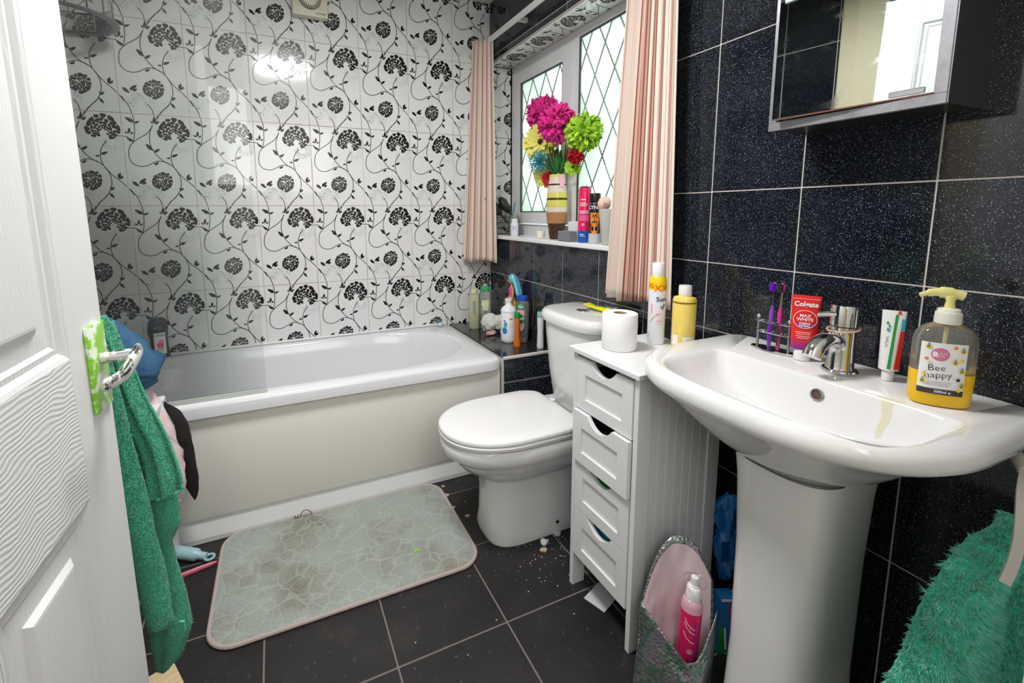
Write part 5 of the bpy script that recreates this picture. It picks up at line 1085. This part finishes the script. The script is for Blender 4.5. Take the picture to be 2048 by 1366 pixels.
decal('label_print', t, [('ell', .0145, .132, .0085, .024, Rd), ('text', 'Colgate', .0145, .132, .0125, Wt, .85, -pi / 2, .02), ('poly', [(-.02, .0), (.0, .0), (-.008, .075), (-.02, .09)], Gn), ('poly', [(.0, .0), (.006, .0), (-.002, .08), (-.007, .075)], Wt), ('poly', [(-.02, .002), (.018, .002), (.018, .012), (-.02, .012)], Gn), ('rect', -.018, .155, .018, .163, Wt)], lambda u, v, off: Vector((u, -.0161 - off, v)))
def blob(bm, c, r, sc, amp, fr, seed, su=28, sv=18):
    b2 = bmesh.new(); sphere(b2, (0, 0, 0), r, su, sv, sc)
    for v in b2.verts:
        k = noise.noise(v.co * fr + Vector((seed, 0, 0))) * amp + noise.noise(v.co * fr * 2.3 + Vector((0, seed, 0))) * amp * .5 - abs(noise.noise(v.co * fr * 1.3 + Vector((0, 0, seed)))) * amp; v.co += v.co.normalized() * k
    me = bpy.data.meshes.new('tmp'); bmesh.ops.translate(b2, verts=b2.verts, vec=c); b2.to_mesh(me); b2.free(); bm.from_mesh(me); bpy.data.meshes.remove(me)
bm = new_bm(); blob(bm, (0, 0, .205), .1, (.42, .42, 1.1), .03, 26, 5); blob(bm, (.01, -.005, .13), .07, (.6, .5, .9), .025, 30, 9); o = obj('plastic_bag', bm, mat('bright_blue_bag', '#1a6fb8', .3), smooth=True, loc=(-.058, -1.66, .055)); tag(o, 'crumpled bright blue plastic bag between cabinet and pedestal', 'bag')
bm = new_bm(); blob(bm, (0, 0, .0), .04, (.7, .7, 1.8), .01, 20, 2); o = obj('crumpled_tissue', bm, PAP, smooth=True, loc=(-.09, -1.74, .10)); tag(o, 'white crumpled tissue wedged beside the toothpaste carton', 'tissue')

# ------------------------------------------------------------------ door
dr = struct(bpy.data.objects.new('door_1', None)); C.objects.link(dr); th_ = radians(1.7)
ax = Vector((-.08, -.997, 0)).normalized(); ay = Vector((-ax.y, ax.x, 0)); Rm = Matrix((ax, ay, Vector((0, 0, 1)))).transposed(); Rt = Rm @ Matrix.Rotation(th_, 3, 'Y')
o0 = Vector((-1.446, -1.554, 0)) - ax * (.95 * sin(th_)) + Vector((0, 0, .024)); Mx = Rt.to_4x4(); Mx.translation = o0; dr.matrix_world = Mx
DW, DH, DT = .762, 1.96, .035
stiles = [(0, .11), (.326, .436), (.652, DW)]; rails_ = [(0, .20), (.76 - .024, .975 - .024), (1.86, DH)]
for a, b in stiles: bm = new_bm(); box(bm, a, b, -DT, 0, 0, DH, .0015); obj('stile', bm, DOORV, dr)
for (x0, x1) in ((.11, .326), (.436, .652)):
    for a, b in rails_: bm = new_bm(); box(bm, x0, x1, -DT + .0003, -.0003, a, b); obj('rail', bm, DOORH, dr)
    for (z0, z1) in ((.20, .736), (.951, 1.86)):
        bm = new_bm(); R4 = lambda d, y: [Vector((x0 + d, y, z0 + d)), Vector((x1 - d, y, z0 + d)), Vector((x1 - d, y, z1 - d)), Vector((x0 + d, y, z1 - d))]
        for s in (1, -1):
            yy = (lambda q: q) if s == 1 else (lambda q: -DT - q)
            loft(bm, [R4(0, yy(-.0004)), R4(.006, yy(-.002)), R4(.012, yy(-.0075)), R4(.02, yy(-.0065)), R4(.026, yy(-.0095)), R4(.052, yy(-.0085)), R4(.060, yy(-.0025)), R4(.064, yy(-.002))], False, True)
        obj('door_panel', bm, DOORV, dr)
HP = mat('lime_plate_paint', '#86cf1f', .3, coat=.4)
n = N(HP); n.col(n.ramp(n.noise(n.pos(), 38, 3, .5), [(.44, '#86cc1c'), (.5, '#8fd626'), (.56, '#eef4e6')]))
zp = -.024
bm = new_bm(); box(bm, .008, .066, .0002, .006, .868 + zp, 1.006 + zp, .0025); pl = obj('handle_plate', bm, HP, dr, True); pl['label'] = 'lime green paint-splashed lever plate'
CHP = mat('paint_splashed_chrome', '#d6d6d6', .1, 1); n = N(CHP); n.link(n.ramp(n.noise(n.pos(), 70, 3), [(.5, WW), (.56, WB)]), n.b.inputs['Metallic'])
bm = new_bm(); pv = Vector((.03, 0, .948 + zp)); tube(bm, [pv + Vector((0, .004, 0)), pv + Vector((0, .05, .002))], .0095, 16); tube(bm, smoothpath([pv + Vector((-.008, .052, .006)), pv + Vector((.012, .055, .004)), pv + Vector((.05, .048, -.014)), pv + Vector((.10, .042, -.012))], 6), [.011] * 7 + [.012] * 6 + [.010] * 5 + [.004], 14, flat=.62); obj('lever', bm, CHP, pl, True)
bm = new_bm(); tube(bm, [pv + Vector((0, -DT - .001, 0)), pv + Vector((0, -DT - .055, 0)), pv + Vector((.02, -DT - .06, 0)), pv + Vector((.10, -DT - .055, 0))], .009, 12); obj('rear_lever', bm, CHROME, dr, True)

# ------------------------------------------------------------------ cloth pieces
def lerp_poly(P, z):
    """P: [(h, z)] with z falling; h at height z"""
    if z >= P[0][1]: return P[0][0]
    for (h0, z0), (h1, z1) in zip(P, P[1:]):
        if z0 >= z >= z1: return h0 + (h1 - h0) * (z0 - z) / max(1e-6, z0 - z1)
    return P[-1][0]
def drape(name, parent, Lp, Rp, m, depth=0, bulge=.02, folds=2, amp=.006, nu=36, nv=80, seed=0, thick=.006, curve=.0, fuzz=.0012, hem=0):
    bm = new_bm(); G = []; zt = max(Lp[0][1], Rp[0][1]); zbL, zbR = Lp[-1][1], Rp[-1][1]
    for j in range(nv + 1):
        f = j / nv; row = []
        for i in range(nu + 1):
            s = i / nu; zb_ = zbL + (zbR - zbL) * s; z = zt + (zb_ - zt) * f
            l, r = lerp_poly(Lp, z), lerp_poly(Rp, z); h = l + (r - l) * s
            y = depth - bulge * sin(pi * s) ** .8 + amp * sin(2 * pi * folds * s + seed + 1.5 * f) * min(1, f * 3) + curve * f
            q = Vector((h * 40, z * 40, seed)); y += noise.noise(q * .25) * .008 * min(1, 2 * f) + noise.noise(q * 12) * fuzz
            row.append(bm.verts.new((h + noise.noise(q * 11 + Vector((9, 0, 0))) * fuzz, y, z)))
        G.append(row)
    for j in range(nv):
        for i in range(nu): bm.faces.new((G[j][i], G[j][i + 1], G[j + 1][i + 1], G[j + 1][i]))
    o = obj(name, bm, m, parent, True, sharp=180); md = o.modifiers.new('thickness', 'SOLIDIFY'); md.thickness = thick; md.offset = 0
    return o
def tufts(parent, src, m, n, L, wd, seed=1, lean=.5, name='pile'):
    """towel loops: tiny blades on the cloth; one piece of stuff"""
    rnd = random.Random(seed); me = src.data; tot = []; acc = 0
    P = [p for p in me.polygons]
    for p in P: acc += p.area; tot.append(acc)
    import bisect; vs = []; fs = []
    for _ in range(n):
        p = P[bisect.bisect(tot, rnd.random() * acc) if True else 0] if acc else P[0]
        v = [me.vertices[i].co for i in p.vertices]; a, b = rnd.random(), rnd.random(); c = (v[0] * (1 - a) + v[1] * a) * (1 - b) + (v[3] * (1 - a) + v[2] * a) * b
        nr = p.normal.copy()
        if nr.y > 0: nr = -nr
        sw = noise.noise_vector(c * 55) * lean; d = (nr + sw + Vector((rnd.uniform(-.25, .25), rnd.uniform(-.25, .25), rnd.uniform(-.25, .25) - .15))).normalized(); s = d.orthogonal().normalized() * wd
        q = Matrix.Rotation(rnd.uniform(0, 3.14), 3, d) @ s; k = len(vs); vs += [c - q, c + q, c + d * (L + .004) * rnd.uniform(.7, 1.2)]; fs.append((k, k + 1, k + 2))
    me2 = bpy.data.meshes.new(name); me2.from_pydata(vs, [], fs); me2.materials.append(m); o = bpy.data.objects.new(name.replace('_all', ''), me2); C.objects.link(o); o.parent = parent; o['kind'] = 'stuff'; return o
RZ = radians(-24.08)
gt = thing('green_towel', 'long green towel hanging behind the open door edge', 'towel', (-1.488, -1.333, 0), RZ)
HEM = mat('green_towel_hem', '#5cc0a0', .8)
C_ = drape('towel_back_fold', gt, [(-.10, .95), (-.08, .7), (-.06, .543), (-.045, .421), (-.03, .296), (-.014, .166), (-.008, .132)], [(-.03, .95), (.03, .75), (.061, .66), (.071, .554), (.070, .494), (.048, .452), (.063, .308), (.071, .237), (.042, .165), (.020, .136)], TEAL, depth=.03, bulge=.03, folds=1.5, seed=2)
B_ = drape('towel_side_fold', gt, [(-.029, .967), (-.014, .896), (-.008, .81), (.007, .733), (.022, .655), (.03, .575)], [(-.025, .967), (.012, .874), (.042, .788), (.078, .699), (.101, .62), (.103, .597), (.103, .585)], TEAL, depth=.006, bulge=.018, folds=2.6, amp=.010, seed=5)
D_ = drape('towel_left_fold', gt, [(-.06, .95), (-.07, .667), (-.06, .5)], [(-.02, .95), (.025, .666), (-.01, .514)], TEAL, depth=.0, bulge=.012, folds=1, seed=7)
A_ = drape('towel_front_fold', gt, [(-.030, .975), (-.02, .839), (-.016, .689), (.0, .577), (.015, .462), (.033, .343), (.041, .312)], [(-.009, .975), (.016, .839), (.034, .688), (.052, .576), (.068, .461), (.078, .366), (.081, .312)], TEAL, depth=-.032, bulge=.034, folds=1, amp=.003, seed=9)
for k, q in enumerate((A_, B_, C_, D_)): tufts(gt, q, TEAL, 9000, .0035, .0011, k)
bm = new_bm(); tube(bm, [(.040, -.034, .313), (.052, -.055, .311), (.068, -.058, .311), (.081, -.036, .313)], .0042, 8); tube(bm, [(.03, .0, .577), (.06, -.018, .576), (.103, .0, .586)], .004, 8); obj('hem', bm, HEM, gt, True)
bm = new_bm(); G = [(-.008, .0, .135), (.02, .0, .139), (.042, 0, .168), (.071, .0, .238), (.0705, .0, .262), (.058, .0, .262), (.045, 0, .2), (.02, 0, .158)]
prism(bm, [(g[0], g[2]) for g in G], lambda u, v, s: Vector((u, .006 + .005 * s, v))); obj('hem_band', bm, HEM, gt)
# laundry basket and clothes
lb = thing('laundry_basket', 'white plastic laundry basket behind the hanging towel', 'laundry basket', (0, 0, 0))
BX0, BX1, BY0, BY1 = -1.93, -1.545, -.945, -.715; LBM = mat('white_basket_plastic', '#e6e6ea', .35)
bm = new_bm()
box(bm, BX0 + .02, BX1 - .02, BY0 + .02, BY1 - .0, .001, .04, .006); box(bm, BX0, BX1, BY0, BY1, .55, .575, .005); obj('rim_and_base', bm, LBM, lb)
for i in range(13): x = BX0 + .01 + (BX1 - BX0 - .02) * i / 12; bm = new_bm(); box(bm, x - .006, x + .006, BY0 + .003, BY0 + .008, .03, .55); obj('slat', bm, LBM, lb)
for i in range(8): y = BY0 + .008 + (BY1 - BY0 - .016) * i / 7; bm = new_bm(); box(bm, BX1 - .008, BX1 - .003, y - .006, y + .006, .03, .55); obj('slat', bm, LBM, lb)
for z in (.12, .2, .28, .36, .44, .5): bm = new_bm(); box(bm, BX0 + .004, BX1 - .004, BY0 + .004, BY0 + .009, z, z + .012); box(bm, BX1 - .009, BX1 - .004, BY0 + .004, BY1, z, z + .012); obj('cross_slat', bm, LBM, lb)
DEN = cloth('blue_denim', '#2f5577', .85, 900, .5); n = N(DEN); n.col(n.ramp(n.noise(n.pos(local=True), 14, 4), [(.3, '#24476a'), (.7, '#3f6d92')]))
def path_blob(name, label, cat, m, o, outline, th0, seed, rough=.008, extra=None):
    """folded cloth heap: outline polygon in local X-Z, rounded to a real thickness"""
    t = thing(name, label, cat, o, RZ); bm = new_bm(); k = len(outline); cxm = sum(p[0] for p in outline) / k; czm = sum(p[1] for p in outline) / k
    P = smoothpath([Vector((p[0], 0, p[1])) for p in outline + [outline[0]]], 6)[:-1]; rings = []
    for f in [0, .35, .6, .8, .93, 1, .93, .8, .6, .35, 0][1:-1]: pass
    prof = [(.0, -1), (.45, -.93), (.75, -.72), (.92, -.42), (1, 0), (.92, .42), (.75, .72), (.45, .93), (.0, 1)]
    for sc_, yy in prof[1:-1]:
        rg = []
        for p in P:
            x = cxm + (p.x - cxm) * sc_; z = czm + (p.z - czm) * sc_; q = Vector((x * 22, yy * 2, z * 22 + seed)); y = yy * th0 + noise.noise(q) * rough * 2 + abs(noise.noise(q * 2.2)) * rough
            rg.append(Vector((x + noise.noise(q * 1.7) * rough * .5, y, z)))
        rings.append(rg)
    loft(bm, rings); obj('cloth', bm, m, t, True, sharp=70); return t
def recess(pts, d): return [(a, b) for a, b in pts]
jn = path_blob('jeans', 'crumpled blue denim jeans on top of the laundry pile', 'jeans', DEN, (-1.568, -.82, 0), [(-.16, .82), (-.118, .862), (-.089, .848), (-.037, .805), (.015, .740), (.034, .690), (.025, .663), (-.006, .636), (-.041, .648), (-.11, .66), (-.18, .70)], .075, 3, .016)
bm = new_bm(); SEAM = plain('tan_stitching', '#a98c62', .7)
tube(bm, smoothpath([(-.085, -.052, .842), (-.07, -.075, .80), (-.035, -.078, .765), (-.04, -.085, .735), (-.02, -.08, .70)], 5), .0012, 5); tube(bm, smoothpath([(-.045, -.078, .76), (-.025, -.08, .715), (0, -.066, .665)], 5), .0012, 5); obj('seam_stitching', bm, SEAM, jn, True)
pkm = mat('pale_pink_towel', '#e8d6da', .95); n = N(pkm); n.col(n.ramp(n.noise(n.pos(local=True), 9, 2), [(.4, '#e4e2e8'), (.55, '#eccfd2')])); n.bump(n.noise(n.pos(local=True), 380, 2), .8, .003)
pt = path_blob('pink_towel', 'white and pale pink towel spilling over the basket side', 'towel', pkm, (-1.531, -.80, 0), [(-.14, .64), (-.111, .655), (-.065, .645), (-.018, .570), (.017, .478), (.040, .332), (.030, .261), (.011, .222), (-.018, .212), (-.019, .297), (-.03, .403), (-.07, .50), (-.12, .56)], .035, 8)
bm = new_bm()
for i in range(14): z = .56 - i * .013; x = -.035 + i * .0042; box(bm, x - .008, x + .008, -.046, -.04, z, z + .005)
o = obj('ribbed_band', bm, plain('grey_rib', '#9c8d8c', .8), pt); o['kind'] = 'stuff'
path_blob('black_garment', 'black garment hanging over the laundry basket beside the bath', 'clothing', cloth('black_cloth', '#231f20', .9), (-1.5, -.765, 0), [(-.13, .565), (-.09, .577), (-.046, .563), (.005, .522), (.026, .445), (.034, .366), (.040, .290), (.022, .216), (.004, .25), (-.01, .30), (-.03, .40), (-.09, .50)], .018, 14, .004)
# cleaning brush and comb on the floor
t = thing('cleaning_brush', 'pale blue brush handle on the floor beside the basket', 'brush', (-1.50, -.775, 0), radians(-25)); bm = new_bm(); tube(bm, smoothpath([(-.13, 0, .03), (-.06, 0, .03), (.01, 0, .02), (.045, 0, .014)], 4), [.022] * 5 + [.02] * 4 + [.012] * 4, 14); tube(bm, [(.055 + .014 * cos(a), .014 * sin(a), .012) for a in [2 * pi * i / 20 for i in range(21)]], .0045, 8); obj('handle', bm, mat('pale_teal_plastic', '#9fc4cc', .35), t, True)
t = thing('floor_comb', 'long pink comb lying beside the pale blue brush', 'comb', (-1.475, -.84, .001), radians(10)); bm = new_bm(); tube(bm, [(-.14, 0, .007), (-.05, 0, .007), (0, .002, .007), (.035, .003, .007), (.05, .004, .007)], [.009, .009, .0085, .007, .004], 10, flat=.6)
obj('comb_handle', bm, mat('coral_pink_plastic', '#e0708a', .35), t, True)
for v in t.children[0].data.vertices: v.co.y *= 1 + .12 * sin(v.co.x * 260)
t = thing('wooden_offcut', 'pale wooden board end poking out below the green towel', 'board', (-1.52, -1.25, 0), radians(25)); bm = new_bm(); WD = mat('pale_wood', '#dbc79f', .55); n = N(WD); n.col(n.ramp(n.noise(n.pos((1, 12, 12), local=True), 6, 3), [(.4, '#e2cfa8'), (.6, '#cbb48a')])); box(bm, -.12, .05, -.06, .02, .001, .045, .003); obj('board', bm, WD, t)
# right towel on a ring
rgp = thing('towel_ring', 'white plastic towel ring on the wall at the lower right', 'towel ring', (-.218, -2.164, 0), RZ); bm = new_bm(); WP = mat('ivory_plastic', '#d9d5cd', .4)
tube(bm, smoothpath([(.004, -.062, .628), (.012, -.062, .658), (.018, -.060, .690), (.026, -.052, .725), (.05, -.03, .752), (.09, .0, .76), (.125, .02, .75)], 5), .0085, 4); obj('ring', bm, WP, rgp, True)
bm = new_bm(); tube(bm, [(.09, .0, .762), (.14, .06, .765), (.19, .12, .765)], .009, 10); obj('wall_arm', bm, WP, rgp, True)
rtw = thing('green_towel', 'fluffy bright green towel hanging at the lower right', 'towel', (-.218, -2.164, 0), RZ)
Lr = [(.069, .676), (.038, .662), (.017, .648), (-.009, .608), (-.034, .546), (-.051, .491), (-.069, .436), (-.084, .383), (-.106, .30), (-.12, .2)]
T_ = drape('towel_body', rtw, Lr, [(.09, .69), (.08, .64), (.062, .56), (.07, .45), (.078, .38), (.09, .30), (.10, .2)], TEAL2, depth=0, bulge=.035, folds=1.2, amp=.007, nu=50, nv=80, seed=21, thick=.008, fuzz=.002)
T2 = drape('towel_fold', rtw, [(.072, .685), (.066, .62), (.066, .56), (.078, .45), (.085, .38), (.094, .30), (.105, .2)], [(.17, .69), (.18, .6), (.19, .5), (.19, .4), (.19, .2)], TEAL2, depth=.012, bulge=.04, folds=1.4, amp=.008, nu=40, nv=70, seed=31, thick=.008, fuzz=.002)
FUR = mat('green_fur', '#31b294', .75, sheen=.5); n = N(FUR); n.col(n.ramp(n.noise(n.pos(), 120, 2), [(.3, '#4fe0c2'), (.5, '#7ff2d8'), (.7, '#c4fff2')]))
tufts(rtw, T_, FUR, 26000, .011, .0012, 5, .9, 'fur_all'); tufts(rtw, T2, FUR, 16000, .011, .0012, 6, .9, 'fur_all')
# the nearer towel blades must start on the outside of the cloth
